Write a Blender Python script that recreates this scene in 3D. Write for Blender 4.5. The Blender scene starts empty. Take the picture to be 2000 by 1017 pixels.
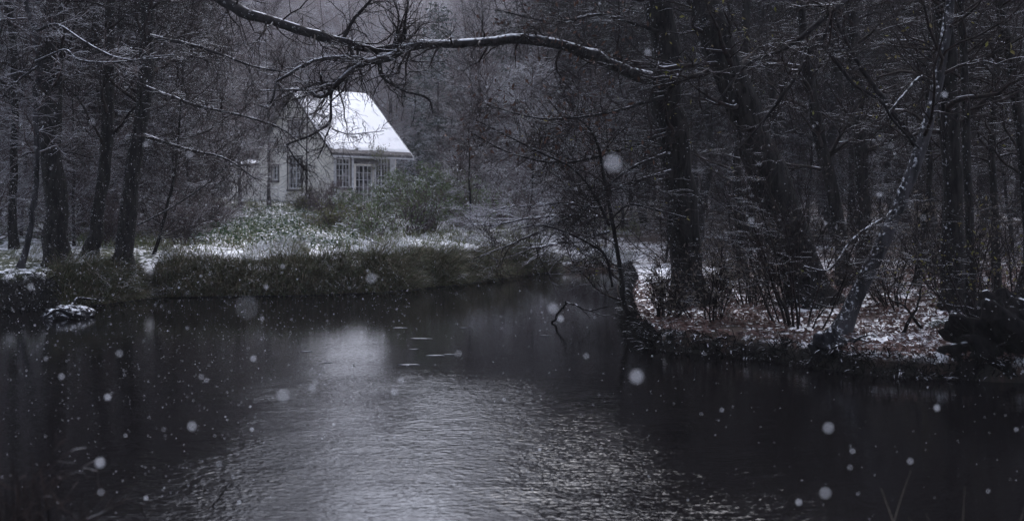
import bpy, math, random
import numpy as np
R = math.radians
random.seed(5)
rng = np.random.default_rng(11)
scn = bpy.context.scene
COL = scn.collection

# ------------------------------------------------------------------ camera, sky, sun, exposure
F, HOR, CAMZ = 2000.0, 400.0, 2.0          # focal length and horizon in photo pixels, eye height in metres
cam_d = bpy.data.cameras.new('camera')
cam = bpy.data.objects.new('camera', cam_d); COL.objects.link(cam)
cam.location = (0, 0, CAMZ); cam.rotation_euler = (R(90), 0, 0)
cam_d.sensor_width = 36; cam_d.lens = 36
cam_d.shift_y = -(508.5 - HOR) / F
cam_d.clip_start = 0.05; cam_d.clip_end = 1500
cam_d.dof.use_dof = True; cam_d.dof.focus_distance = 20; cam_d.dof.aperture_fstop = 1.8
scn.camera = cam

SUN_EL, SUN_AZ = 50, 12                   # soft overcast light, brightest high beyond the cottage
w = bpy.data.worlds.new('World'); scn.world = w; w.use_nodes = True
nt = w.node_tree; nt.nodes.clear()
sky = nt.nodes.new('ShaderNodeTexSky'); sky.sky_type = 'NISHITA'; sky.sun_disc = False
sky.sun_elevation = R(SUN_EL); sky.sun_rotation = R(SUN_AZ); sky.dust_density = 4; sky.air_density = 1.0
hs = nt.nodes.new('ShaderNodeHueSaturation'); hs.inputs['Saturation'].default_value = 0.30
tint = nt.nodes.new('ShaderNodeMix'); tint.data_type = 'RGBA'; tint.blend_type = 'MULTIPLY'
tint.inputs['Factor'].default_value = 1.0; tint.inputs['B'].default_value = (0.92, 0.965, 1.12, 1)
bg = nt.nodes.new('ShaderNodeBackground'); bg.inputs['Strength'].default_value = 0.15
wo = nt.nodes.new('ShaderNodeOutputWorld')
nt.links.new(sky.outputs[0], hs.inputs['Color']); nt.links.new(hs.outputs[0], tint.inputs['A'])
nt.links.new(tint.outputs['Result'], bg.inputs[0]); nt.links.new(bg.outputs[0], wo.inputs[0])
sd = bpy.data.lights.new('sun', 'SUN'); sd.energy = 0.9; sd.angle = R(35); sd.color = (1.0, 0.97, 0.96)
sun = bpy.data.objects.new('sun', sd); COL.objects.link(sun)
sa, se = R(SUN_AZ), R(SUN_EL)
sdir = (math.sin(sa) * math.cos(se), math.cos(sa) * math.cos(se), math.sin(se))
import mathutils
sun.rotation_euler = mathutils.Vector(sdir).to_track_quat('Z', 'Y').to_euler()
scn.view_settings.view_transform = 'Standard'; scn.view_settings.look = 'None'
scn.view_settings.gamma = 1; scn.view_settings.exposure = 1.2
scn.cycles.use_denoising = True
scn.cycles.max_bounces = 6; scn.cycles.diffuse_bounces = 3; scn.cycles.glossy_bounces = 3
scn.cycles.volume_bounces = 1; scn.cycles.transparent_max_bounces = 8

# ------------------------------------------------------------------ helpers
def P(px, py, Y):
    return np.array([(px - 1000) / F * Y, Y, CAMZ + (HOR - py) / F * Y])

def tag(o, label=None, cat=None, group=None, kind=None):
    if label: o['label'] = label
    if cat: o['category'] = cat
    if group: o['group'] = group
    if kind: o['kind'] = kind
    return o

def link(name, me, parent=None, mat=None, loc=None):
    if mat is not None and len(me.materials) == 0: me.materials.append(mat)
    o = bpy.data.objects.new(name, me); COL.objects.link(o)
    if parent is not None: o.parent = parent
    if loc is not None: o.location = loc
    return o

def empty(name, loc, rz=0):
    o = bpy.data.objects.new(name, None); COL.objects.link(o)
    o.location = tuple(float(c) for c in loc); o.rotation_euler = (0, 0, rz); o.empty_display_size = 0.2
    return o

def mesh_np(name, v, f, smooth=True):
    """v (n,3), f (m,k) all of one size k"""
    me = bpy.data.meshes.new(name)
    v = np.asarray(v, dtype=np.float32); f = np.asarray(f, dtype=np.int32)
    me.vertices.add(len(v)); me.vertices.foreach_set('co', v.ravel())
    m, k = f.shape
    me.loops.add(m * k); me.loops.foreach_set('vertex_index', f.ravel())
    me.polygons.add(m); me.polygons.foreach_set('loop_start', np.arange(0, m * k, k, dtype=np.int32))
    if smooth: me.polygons.foreach_set('use_smooth', np.ones(m, dtype=bool))
    me.update(calc_edges=True)
    return me

def copy_tree(o, loc, rz, sc):
    c = o.copy(); COL.objects.link(c)
    c.location = tuple(float(q) for q in loc); c.rotation_euler = (0, 0, rz); c.scale = (sc, sc, sc)
    for ch in list(o.children):
        d = ch.copy(); COL.objects.link(d); d.parent = c
    return c

def norm(a): return a / np.maximum(np.linalg.norm(a, axis=-1, keepdims=True), 1e-9)

def hash2(ix, iy, s):
    h = np.sin(ix * 127.1 + iy * 311.7 + s * 74.7) * 43758.5453
    return h - np.floor(h)

def vnoise(x, y, s=0):
    ix, iy = np.floor(x), np.floor(y); fx, fy = x - ix, y - iy
    fx = fx * fx * (3 - 2 * fx); fy = fy * fy * (3 - 2 * fy)
    a, b, c, d = hash2(ix, iy, s), hash2(ix + 1, iy, s), hash2(ix, iy + 1, s), hash2(ix + 1, iy + 1, s)
    return (a * (1 - fx) + b * fx) * (1 - fy) + (c * (1 - fx) + d * fx) * fy

def fbm(x, y, s=0, o=4):
    t, a = 0, 0.5
    for k in range(o):
        t = t + a * (vnoise(x * 2 ** k, y * 2 ** k, s + k) - .5); a *= .5
    return t

def sst(a, b, x):
    t = np.clip((x - a) / (b - a), 0, 1); return t * t * (3 - 2 * t)

# ------------------------------------------------------------------ materials
def newmat(name):
    m = bpy.data.materials.new(name); m.use_nodes = True
    n = m.node_tree; b = n.nodes['Principled BSDF']
    b.inputs['Specular IOR Level'].default_value = 0.25; b.inputs['Roughness'].default_value = 0.85
    return m, n, b

def N(n, t, **kw):
    x = n.nodes.new(t)
    for k, v in kw.items(): setattr(x, k, v)
    return x

def mixc(n, fac, a, b):
    x = N(n, 'ShaderNodeMix', data_type='RGBA')
    for s, v in (('Factor', fac), ('A', a), ('B', b)):
        if hasattr(v, 'is_linked'): n.links.new(v, x.inputs[s])
        elif s == 'Factor': x.inputs[s].default_value = v
        else: x.inputs[s].default_value = (*v, 1)
    return x.outputs['Result']

def noise(n, scale, detail=3, coord='Object', rough=.6, stretch=None):
    tc = N(n, 'ShaderNodeTexCoord'); t = N(n, 'ShaderNodeTexNoise')
    t.inputs['Scale'].default_value = scale; t.inputs['Detail'].default_value = detail; t.inputs['Roughness'].default_value = rough
    if stretch:
        mp = N(n, 'ShaderNodeMapping'); mp.inputs['Scale'].default_value = stretch
        n.links.new(tc.outputs[coord], mp.inputs[0]); n.links.new(mp.outputs[0], t.inputs['Vector'])
    else: n.links.new(tc.outputs[coord], t.inputs['Vector'])
    return t.outputs['Fac']

def rng_map(n, val, a, b, c=0, d=1):
    x = N(n, 'ShaderNodeMapRange', interpolation_type='SMOOTHSTEP')
    x.inputs['From Min'].default_value = a; x.inputs['From Max'].default_value = b
    x.inputs['To Min'].default_value = c; x.inputs['To Max'].default_value = d
    n.links.new(val, x.inputs['Value']); return x.outputs['Result']

def math_(n, op, a, b=None):
    x = N(n, 'ShaderNodeMath', operation=op)
    for k, v in enumerate((a, b)):
        if v is None: continue
        if hasattr(v, 'is_linked'): n.links.new(v, x.inputs[k])
        else: x.inputs[k].default_value = v
    return x.outputs[0]

SNOW = (0.68, 0.70, 0.75)
def snow_mask(n, lo, hi, nscale, n0, n1, wind=None):
    g = N(n, 'ShaderNodeNewGeometry')
    if wind:      # driven snow sticks to the side it came from
        s = N(n, 'ShaderNodeVectorMath', operation='DOT_PRODUCT'); n.links.new(g.outputs['Normal'], s.inputs[0]); s.inputs[1].default_value = wind
        up = rng_map(n, s.outputs['Value'], lo, hi)
    else:
        s = N(n, 'ShaderNodeSeparateXYZ'); n.links.new(g.outputs['Normal'], s.inputs[0])
        up = rng_map(n, s.outputs['Z'], lo, hi)
    return math_(n, 'MULTIPLY', up, rng_map(n, noise(n, nscale, 2), n0, n1))

def bark_mat(name, c1, c2, lo=.45, hi=.75, nscale=6, n0=.35, n1=.5, tex=14, bump=.5, wind=None):
    m, n, b = newmat(name); b.inputs['Specular IOR Level'].default_value = .08
    col = mixc(n, rng_map(n, noise(n, tex, 4, stretch=(1, 1, .25)), .35, .65), c1, c2)
    if lo < 1: col = mixc(n, snow_mask(n, lo, hi, nscale, n0, n1, wind), col, SNOW)
    n.links.new(col, b.inputs['Base Color'])
    if bump:
        bp = N(n, 'ShaderNodeBump'); bp.inputs['Strength'].default_value = bump; bp.inputs['Distance'].default_value = .03
        n.links.new(noise(n, tex * 1.6, 4, stretch=(1, 1, .2)), bp.inputs['Height']); n.links.new(bp.outputs[0], b.inputs['Normal'])
    return m

def leaf_mat(name, cols, lo=2, hi=3, amount=(.4, .6)):
    """colour chosen per leaf; optional snow lying on upward faces"""
    m, n, b = newmat(name)
    g = N(n, 'ShaderNodeNewGeometry'); cr = N(n, 'ShaderNodeValToRGB')
    e = cr.color_ramp.elements
    while len(e) < len(cols): e.new(0.5)
    for k, c in enumerate(cols): e[k].position = k / max(1, len(cols) - 1); e[k].color = (*c, 1)
    n.links.new(g.outputs['Random Per Island'], cr.inputs[0]); col = cr.outputs[0]
    if lo < 1:
        s = N(n, 'ShaderNodeSeparateXYZ'); n.links.new(g.outputs['Normal'], s.inputs[0])
        ab = math_(n, 'ABSOLUTE', s.outputs['Z'])
        mk = math_(n, 'MULTIPLY', rng_map(n, ab, lo, hi), rng_map(n, noise(n, 1.1, 3), *amount))
        col = mixc(n, mk, col, SNOW)
    n.links.new(col, b.inputs['Base Color'])
    return m

M = {}
M['bark_dark'] = bark_mat('wet dark bark', (.004, .0036, .004), (.020, .018, .017), lo=.5, hi=1.0, nscale=26, n0=.60, n1=.74, wind=(-.75, -.35, .56))
M['bark_limb'] = bark_mat('dark limb bark with snow on top', (.010, .009, .010), (.032, .030, .030), lo=.35, hi=.85, nscale=14, n0=.34, n1=.58, tex=22)
M['bark_bare'] = bark_mat('dark bare limb bark', (.006, .0055, .006), (.018, .016, .017), lo=.80, hi=.97, nscale=3, n0=.42, n1=.55)
M['bark_pale'] = bark_mat('pale lichen bark dusted with snow', (.010, .010, .011), (.045, .043, .047), lo=.25, hi=1.0, nscale=19, n0=.53, n1=.74, tex=9, wind=(-.75, -.35, .56))
M['twig_dark'] = bark_mat('dark twig', (.007, .006, .0065), (.024, .017, .016), lo=.90, hi=.95, nscale=2, n0=.46, n1=.6, bump=0)
M['twig_snow'] = bark_mat('twig carrying snow', (.045, .035, .036), (.085, .062, .06), lo=.55, hi=.85, nscale=1.2, n0=.36, n1=.52, bump=0)
M['twig_mid'] = bark_mat('brown twig', (.045, .034, .036), (.085, .062, .062), lo=.66, hi=.92, nscale=1.0, n0=.42, n1=.58, bump=0)
M['twig_far'] = bark_mat('far twig paled for haze', (.24, .20, .195), (.36, .30, .29), lo=.3, hi=.75, nscale=.8, n0=.32, n1=.50, bump=0)  # distant haze put into the colour: far twigs paler than the near ones
M['root_dark'] = bark_mat('dark torn roots', (.003, .003, .003), (.012, .010, .010), lo=.85, hi=.95, nscale=6, n0=.5, n1=.6)
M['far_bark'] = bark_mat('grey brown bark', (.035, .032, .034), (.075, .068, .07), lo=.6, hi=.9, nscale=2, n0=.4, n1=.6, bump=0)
M['needle'] = leaf_mat('conifer needles', [(.018, .032, .024), (.03, .045, .034), (.04, .055, .04)], .5, .9, (.42, .62))
M['leaf_brown'] = leaf_mat('withered beech leaf', [(.06, .028, .02), (.09, .045, .03), (.05, .028, .022)])
M['leaf_yellow'] = leaf_mat('late yellow green leaf', [(.10, .11, .02), (.19, .17, .04), (.13, .10, .05)])
M['leaf_grey'] = leaf_mat('shrivelled grey leaf', [(.09, .075, .062), (.14, .12, .10), (.07, .055, .045)])
M['litter'] = leaf_mat('fallen leaf', [(.11, .060, .052), (.06, .034, .030), (.16, .095, .080), (.045, .027, .024), (.13, .085, .075)], .75, 1.0, (.5, .7))
M['bramble'] = leaf_mat('dark green bramble leaf', [(.02, .045, .02), (.035, .07, .03), (.05, .07, .03)], .55, .95, (.46, .58))
M['green_leaf'] = leaf_mat('green shrub leaf', [(.06, .10, .035), (.09, .135, .045), (.12, .16, .06), (.08, .10, .04)], .35, .95, (.40, .58))
M['olive_leaf'] = leaf_mat('olive shrub leaf', [(.09, .10, .035), (.13, .135, .045), (.07, .075, .03)], .75, 1.0, (.5, .7))
M['grass'] = leaf_mat('sedge blade', [(.020, .028, .010), (.038, .055, .018), (.065, .060, .028), (.028, .022, .013), (.12, .095, .055), (.03, .046, .016)],   .88, 1.0, (.54, .68))
M['slope_grass'] = leaf_mat('rough pale grass', [(.06, .09, .03), (.12, .145, .055), (.16, .15, .09), (.08, .065, .035)], .6, .95, (.42, .58))
M['frost_grass'] = leaf_mat('snow laden grass', [(.10, .10, .06), (.16, .15, .10), (.07, .08, .045)], .25, .6, (.40, .52))
M['reed'] = leaf_mat('dry reed', [(.34, .30, .23), (.25, .22, .17), (.42, .37, .29)])

# ------------------------------------------------------------------ water line and ground height
SH = []
for px, py in ((-300, 616), (-100, 612), (0, 606), (120, 600), (200, 595), (300, 582), (450, 579), (600, 577), (750, 571), (900, 556),
               (1000, 541), (1080, 531), (1150, 527), (1225, 528)):
    Y = 4000 / (py - HOR); SH.append(((px - 1000) / F * Y, Y))
for px, py in ((1238, 560), (1225, 600), (1236, 650), (1272, 682), (1400, 693), (1500, 702), (1600, 718), (1700, 732), (1800, 738),
               (1900, 742), (2000, 748), (2200, 760)):
    Y = 4000 / (py - HOR); SH.append(((px - 1000) / F * Y, Y))
SH = np.array([(-140, 15.), (-40, 17.)] + SH + [(30, 10.2), (140, 9.)])
NEAR = np.array([(-140, 4.6), (-6, 4.9), (-3, 5.1), (-1, 4.2), (2, 4.3), (3.2, 5.2), (8, 5.5), (140, 5)])

def poly_dist(X, Y, pl):
    d = np.full(X.shape, 1e9)
    for (ax, ay), (bx, by) in zip(pl[:-1], pl[1:]):
        ux, uy = bx - ax, by - ay
        t = np.clip(((X - ax) * ux + (Y - ay) * uy) / (ux * ux + uy * uy), 0, 1)
        d = np.minimum(d, np.hypot(X - ax - t * ux, Y - ay - t * uy))
    return d

def inside(X, Y, poly):
    c = np.zeros(X.shape, bool)
    n = len(poly)
    for i in range(n):
        (x1, y1), (x2, y2) = poly[i], poly[(i + 1) % n]
        cond = ((y1 > Y) != (y2 > Y)) & (X < (x2 - x1) * (Y - y1) / (y2 - y1 + 1e-12) + x1)
        c ^= cond
    return c
LAND = np.vstack([SH, [(140, 900), (-140, 900)]])

def height(X, Y, fine=True):
    X = np.asarray(X, float); Y = np.asarray(Y, float)
    wob = .18 * fbm(X * 1.3, Y * 1.3, 3, 3)
    d = poly_dist(X, Y, SH)
    land = inside(X, Y, LAND) | (np.abs(X) >= 140) & (Y > 15)
    d = np.where(land, d, -d) + wob + .10 * fbm(X * 7, Y * 7, 13, 3)
    right = sst(0, .9, X - 1.0 + .06 * np.clip(Y - 24, 0, 12))
    hb = .70 * (1 - right) + .26 * right
    clump = .26 * fbm(X * 1.5, Y * 1.5, 61, 3)
    left_b = -.5 + 1.16 * sst(-.4, .5, d) + .16 * sst(.5, 2.8, d) + clump * sst(.1, .6, d)
    bank = left_b * (1 - right) + right * (-.5 + (hb + .5) * sst(-.25, .14, d))
    slope = .043 * (1 - right) + .050 * right
    h = bank + slope * np.clip(d - .4, 0, 36) * (d > 0)
    h = h + np.where(d > .3, .25 * fbm(X * .25, Y * .25, 9, 3) + .14 * fbm(X * 1.1, Y * 1.1, 5, 3), 0) * sst(.3, 3, d)
    h = h + .20 * np.clip(Y - 72, 0, 110) * sst(70, 90, Y) + 2.5 * fbm(X * .03, Y * .03, 2, 2) * sst(75, 120, Y)
    if fine: h = h + .05 * fbm(X * 6, Y * 6, 7, 3) * (d > 0)
    dn = poly_dist(X, Y, NEAR); nl = Y < np.interp(X, NEAR[:, 0], NEAR[:, 1])
    hn = -.5 + .85 * sst(-.5, .5, np.where(nl, dn, -dn))
    h = np.where(Y < 8, np.maximum(np.where(d > 0, h, -.5), hn), h)
    return h

def gz(x, y): return float(height(np.array([x]), np.array([y]))[0])

# ground sheet, fine near the pond and coarse far away
ty = np.linspace(0, 1, 620); gy = -34 + 68 * ty + 340 * ty ** 5 + 500 * ty ** 14
tx = np.linspace(-1, 1, 520); gx = 26 * tx + 340 * np.sign(tx) * np.abs(tx) ** 7
GX, GY = np.meshgrid(gx, gy)
GZ = height(GX, GY)
v = np.stack([GX.ravel(), GY.ravel(), GZ.ravel()], 1)
nx, ny = len(gx), len(gy)
ii = (np.arange(ny - 1)[:, None] * nx + np.arange(nx - 1)[None, :]).ravel()
me = mesh_np('ground', v, np.stack([ii, ii + 1, ii + nx + 1, ii + nx], 1))
m, n, b = newmat('ground with patchy snow')
tc = N(n, 'ShaderNodeTexCoord'); sx = N(n, 'ShaderNodeSeparateXYZ'); n.links.new(tc.outputs['Object'], sx.inputs[0])
soil = mixc(n, rng_map(n, noise(n, 9, 5), .35, .65), (.022, .018, .014), (.075, .045, .034))
green = mixc(n, rng_map(n, noise(n, 3.2, 4), .4, .6), (.028, .036, .018), (.06, .065, .035))
isr = rng_map(n, sx.outputs['X'], .8, 2.0)
base = mixc(n, isr, green, soil)
fine_n = noise(n, 6.5, 6, rough=.7); big_n = noise(n, .55, 3)
isr0 = rng_map(n, sx.outputs['X'], .8, 2.0)
woodr = math_(n, 'MULTIPLY', rng_map(n, sx.outputs['X'], 3.2, 6.0), rng_map(n, sx.outputs['Y'], 15.5, 21)); woodl = rng_map(n, sx.outputs['X'], -7.5, -10)
sn = math_(n, 'ADD', math_(n, 'SUBTRACT', math_(n, 'SUBTRACT', fine_n, math_(n, 'MULTIPLY', isr0, .03)), math_(n, 'MULTIPLY', math_(n, 'MAXIMUM', woodr, woodl), .10)), math_(n, 'MULTIPLY', math_(n, 'SUBTRACT', big_n, .5), .55))
gm = N(n, 'ShaderNodeNewGeometry'); sz = N(n, 'ShaderNodeSeparateXYZ'); n.links.new(gm.outputs['Normal'], sz.inputs[0])
flat = rng_map(n, sz.outputs['Z'], .72, .90)
dry = rng_map(n, sx.outputs['Z'], .14, .24)
steep = mixc(n, flat, (.014, .012, .010), base)
snowf = math_(n, 'MULTIPLY', math_(n, 'MULTIPLY', rng_map(n, sn, .42, .50), flat), dry)
n.links.new(mixc(n, snowf, steep, (.80, .81, .84)), b.inputs['Base Color'])
bp = N(n, 'ShaderNodeBump'); bp.inputs['Strength'].default_value = .7; bp.inputs['Distance'].default_value = .05
n.links.new(noise(n, 14, 5), bp.inputs['Height']); n.links.new(bp.outputs[0], b.inputs['Normal'])
tag(link('ground', me, mat=m), kind='structure')

# water
tx = np.linspace(-160, 160, 9); tyy = np.linspace(2, 60, 5)
WX, WY = np.meshgrid(tx, tyy)
ii = (np.arange(4)[:, None] * 9 + np.arange(8)[None, :]).ravel()
me = mesh_np('water', np.stack([WX.ravel(), WY.ravel(), np.zeros(WX.size)], 1), np.stack([ii, ii + 1, ii + 10, ii + 9], 1))
m, n, b = newmat('dark pond water')
b.inputs['Base Color'].default_value = (.0035, .003, .0033, 1); b.inputs['Roughness'].default_value = .08
b.inputs['IOR'].default_value = 1.333; b.inputs['Specular IOR Level'].default_value = .5
tc = N(n, 'ShaderNodeTexCoord'); sx = N(n, 'ShaderNodeSeparateXYZ'); n.links.new(tc.outputs['Object'], sx.inputs[0])
near = rng_map(n, sx.outputs['Y'], 16.0, 7.5)
patch = rng_map(n, noise(n, .28, 3, stretch=(1, .6, 1)), .38, .58, .22, 1)
lee = math_(n, 'MULTIPLY', rng_map(n, sx.outputs['X'], 2.6, .6, .30, 1), rng_map(n, sx.outputs['X'], -4.2, -2.2, .4, 1))   # sheltered water under both banks
amp = math_(n, 'ADD', math_(n, 'MULTIPLY', math_(n, 'MULTIPLY', near, patch), lee), .05)
w1 = noise(n, 21, 2, stretch=(.6, 1.0, 1)); w2 = noise(n, 30, 1, stretch=(.7, 1.0, 1)); w3 = noise(n, 3.4, 2, stretch=(.6, 1.0, 1))
hsum = math_(n, 'ADD', math_(n, 'ADD', math_(n, 'MULTIPLY', w1, 1.0), math_(n, 'MULTIPLY', w2, .28)), math_(n, 'MULTIPLY', w3, 1.2))
bp = N(n, 'ShaderNodeBump'); bp.inputs['Strength'].default_value = 1.0; bp.inputs['Distance'].default_value = .012
n.links.new(math_(n, 'MULTIPLY', hsum, amp), bp.inputs['Height']); n.links.new(bp.outputs[0], b.inputs['Normal'])
tag(link('water', me, mat=m), kind='structure')

# ------------------------------------------------------------------ branch growing (vectorised)
def tubes(sets):
    """sets: list of (pts (n,K,3), rad (n,K), sides) -> verts, quads"""
    V, Q, off = [], [], 0
    for pts, rad, S in sets:
        n, K, _ = pts.shape
        t = np.empty_like(pts); t[:, 1:-1] = pts[:, 2:] - pts[:, :-2]; t[:, 0] = pts[:, 1] - pts[:, 0]; t[:, -1] = pts[:, -1] - pts[:, -2]
        t = norm(t)
        md = norm(t.mean(1))
        ref = np.where(np.abs(md[:, 2:3]) > .8, np.array([[0., 1, 0]]), np.array([[0., 0, 1]]))[:, None, :]
        a = norm(np.cross(t, np.broadcast_to(ref, t.shape))); bb = np.cross(a, t)
        ang = np.arange(S) / S * 2 * math.pi + math.pi / 2
        vv = pts[:, :, None, :] + rad[:, :, None, None] * (a[:, :, None, :] * np.cos(ang)[None, None, :, None] + bb[:, :, None, :] * np.sin(ang)[None, None, :, None])
        V.append(vv.reshape(-1, 3))
        i = np.arange(n)[:, None, None] * K * S + np.arange(K - 1)[None, :, None] * S
        s = np.arange(S)[None, None, :]; s2 = (s + 1) % S
        q = np.stack([i + s, i + s2, i + S + s2, i + S + s], -1).reshape(-1, 4) + off
        Q.append(q); off += n * K * S
    return np.concatenate(V), np.concatenate(Q)

def along(pts, rad, idx, t):
    K = pts.shape[1]; u = t * (K - 1); k = np.minimum(u.astype(int), K - 2); f = (u - k)[:, None]
    p0, p1 = pts[idx, k], pts[idx, k + 1]
    r = rad[idx, k] * (1 - f[:, 0]) + rad[idx, k + 1] * f[:, 0]
    return p0 * (1 - f) + p1 * f, norm(p1 - p0), r

def grow(pts, rad, n, L, ang=55, K=6, wig=.22, up=.05, t0=.15, t1=1., rr=.55, rmax=9, rmin=.003, taper=.6, flat=.6, side=None, kink=0):
    plen = np.linalg.norm(pts[:, -1] - pts[:, 0], axis=1)
    idx = rng.choice(len(pts), n, p=plen / plen.sum()); t = rng.uniform(t0, t1, n)
    p, d, r = along(pts, rad, idx, t)
    q = rng.normal(size=(n, 3)); q[:, 2] *= flat
    if side is not None: q = q + np.asarray(side)[None, :]
    q = norm(q - d * np.sum(q * d, 1, keepdims=True))
    a = np.radians(rng.normal(ang, 12, n))[:, None]
    dr = norm(d * np.cos(a) + q * np.sin(a))
    ln = L * rng.uniform(.45, 1.25, n) * (1 - taper * t * .8)
    r0 = np.clip(np.minimum(r * rr, rmax), rmin, None) * rng.uniform(.7, 1.05, n)
    out = np.empty((n, K, 3)); out[:, 0] = p
    for k in range(1, K):
        out[:, k] = out[:, k - 1] + dr * (ln / (K - 1))[:, None]
        dr = dr + rng.normal(size=(n, 3)) * wig; dr[:, 2] += up; dr = norm(dr)
    tt = np.linspace(0, 1, K)[None, :]
    rad2 = r0[:, None] * (1 - tt) + np.minimum(rmin, r0)[:, None] * tt
    return out, rad2

def spline(pts, n):
    p = np.asarray(pts, float); K = len(p)
    if K == 2: return p[0] + (p[1] - p[0]) * np.linspace(0, 1, n)[:, None]
    pp = np.vstack([2 * p[0] - p[1], p, 2 * p[-1] - p[-2]]); out = []
    for u in np.linspace(0, K - 1 - 1e-6, n):
        k = int(u); f = u - k; a, b_, c, d = pp[k:k + 4]
        out.append(.5 * (2 * b_ + (c - a) * f + (2 * a - 5 * b_ + 4 * c - d) * f ** 2 + (3 * b_ - a - 3 * c + d) * f ** 3))
    return np.array(out)

def curve4(rows, n, jig=0.0):
    """rows of (x,y,z,r) -> smooth path with radii, as one-branch arrays"""
    s = spline(rows, n); p, r = s[:, :3].copy(), np.maximum(s[:, 3], .001)
    if jig:
        p[1:-1] += rng.normal(size=(n - 2, 3)) * jig * r[1:-1, None]
        r = r * (1 + rng.normal(size=n) * .06)
    return p[None], r[None]

def leafy(centres, size, flatness=.5, long=1.0, fold=.25):
    """folded leaf of two quads round each centre"""
    n = len(centres)
    a = norm(rng.normal(size=(n, 3)) * np.array([1, 1, flatness])); c = rng.normal(size=(n, 3))
    if flatness < .9: c = c * np.array([.35, .35, 1])
    c = norm(c); bb = norm(np.cross(a, c)); nn = np.cross(a, bb)
    s = (size * rng.uniform(.6, 1.3, n))[:, None]
    A, B, Cn = a * s * long, bb * s * .42, nn * s * fold
    v = np.stack([centres - A, centres + B + Cn - A * .1, centres + A, centres - B + Cn - A * .1, centres - A * .02], 1)
    q = np.array([[0, 1, 4, 4], [1, 2, 4, 4], [2, 3, 4, 4], [3, 0, 4, 4]])
    tri = np.array([[0, 1, 4], [1, 2, 4], [2, 3, 4], [3, 0, 4]])
    return v.reshape(-1, 3), (np.arange(n)[:, None, None] * 5 + tri[None]).reshape(-1, 3)

def blades(base, dirs, L, wd, K=4, droop=.25):
    """grass blades as bent ribbons"""
    n = len(base); d = norm(dirs); side = norm(np.cross(d, rng.normal(size=(n, 3))))
    p = base.copy(); rows = []
    for k in range(K):
        ww = (wd * (1 - k / (K - .5)))[:, None]
        rows.append(np.stack([p - side * ww, p + side * ww], 1))
        p = p + d * (L / (K - 1))[:, None]; d = d.copy(); d[:, 2] -= droop * (1 + .3 * k); d = norm(d + rng.normal(size=(n, 3)) * .05)
    v = np.stack(rows, 1).reshape(-1, 3)
    i = np.arange(n)[:, None] * K * 2 + np.arange(K - 1)[None, :] * 2
    return v, np.stack([i, i + 1, i + 3, i + 2], -1).reshape(-1, 4)

# ------------------------------------------------------------------ the named trees round the pond
def tree_from_rows(name, rows, label, cat='tree', mb='bark_dark', mtw='twig_dark', n1=34, n2=300, n3=2200, L=(2.6, 1.2, .5),
                   t0=.12, side=None, limbs=(), leaves=None, ang=60, seg=26, group=None, up=.04, sides=12, jig=.12, r3=.0032, flare=True):
    """rows are (x,y,z,r); limbs are (rows, material, n2, n3) lists of separately drawn boughs"""
    base = rows[0][:3]
    root = empty(name, base); tag(root, label, cat, group)
    o = np.array(base)
    pts, rad = curve4(rows, seg, jig)
    if flare: rad[0, :3] *= np.array([1.65, 1.25, 1.08])
    v, q = tubes([(pts - o, rad, sides)])
    link('trunk', mesh_np('trunk', v, q), root, M[mb])
    b1 = grow(pts, rad, n1, L[0], ang, 9, .2, up, t0, 1, .4, .07, .006, side=side)
    b2 = grow(*b1, n2, L[1], 50, 6, .24, .02, .15, 1, .6, .02, .004)
    b3 = grow(*b2, n3, L[2], 48, 4, .25, .01, .1, 1, .6, .006, r3)
    v, q = tubes([(b1[0] - o, b1[1], 5), (b2[0] - o, b2[1], 4), (b3[0] - o, b3[1], 3)])
    link('branches', mesh_np('branches', v, q), root, M[mtw])
    ends = [b3[0][:, -1]]
    for lrows, lm, m1, m2, LL in limbs:
        lp, lr = curve4(lrows, 40, .13); lr *= 1 + .08 * fbm(np.arange(40)[None] * .9, np.zeros((1, 40)) + lrows[0][0], 3, 2)
        parts = [(lp - o, lr, 10)]
        v, q = tubes(parts); lo = link('limb', mesh_np('limb', v, q), root, M[lm])
        c1 = grow(lp, lr, m1, LL, 55, 8, .3, -.02, .08, 1, .42, .022, .004, taper=.3)
        c2 = grow(*c1, m2, LL * .5, 50, 5, .3, -.01, .15, 1, .6, .008, .0032)
        v, q = tubes([(c1[0] - o, c1[1], 4), (c2[0] - o, c2[1], 3)])
        link('twigs', mesh_np('twigs', v, q), lo, M[mtw]); ends.append(c2[0][:, -1])
    if leaves:
        mat, nl, sz, (x0, x1, z0, z1) = leaves
        e = np.concatenate(ends); e = e[(e[:, 0] > x0) & (e[:, 0] < x1) & (e[:, 2] > z0) & (e[:, 2] < z1)]
        if len(e):
            e = e[rng.choice(len(e), min(nl, len(e)), replace=False)] - o - np.array([0, 0, sz * .7])
            v, q = leafy(e, sz, 1.5, 1.0)
            link('leaves', mesh_np('leaves', v, q, False), root, M[mat])
    return root

def trunk_rows(Y, pxs, top, base_drop=.12, lean=0, dY=0):
    """pxs: (px,py,width px); the first is the foot, set on the ground; extended to height top"""
    rows = []
    for k, (px, py, wd) in enumerate(pxs):
        yy = Y + dY * k / max(1, len(pxs) - 1)
        p = P(px, py, yy)
        if k == 0: p[2] = gz(p[0], p[1]) - base_drop
        rows.append((*p, wd / F * yy / 2))
    a, b_ = np.array(rows[-2]), np.array(rows[-1])
    d = (b_ - a)[:3]; d = d / max(d[2], .2); d[:2] *= .8
    z = b_[2]; r = b_[3]; p = b_[:3].copy(); k = 0
    while z < top:
        st = min(2.2, top - z + .01); p = p + d * st + np.array([rng.normal() * .12, rng.normal() * .12, 0]); z = p[2]
        k += 1; rows.append((*p, max(.02, r * (1 - .9 * (z - b_[2]) / max(.1, top - b_[2])))))
    return rows

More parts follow.
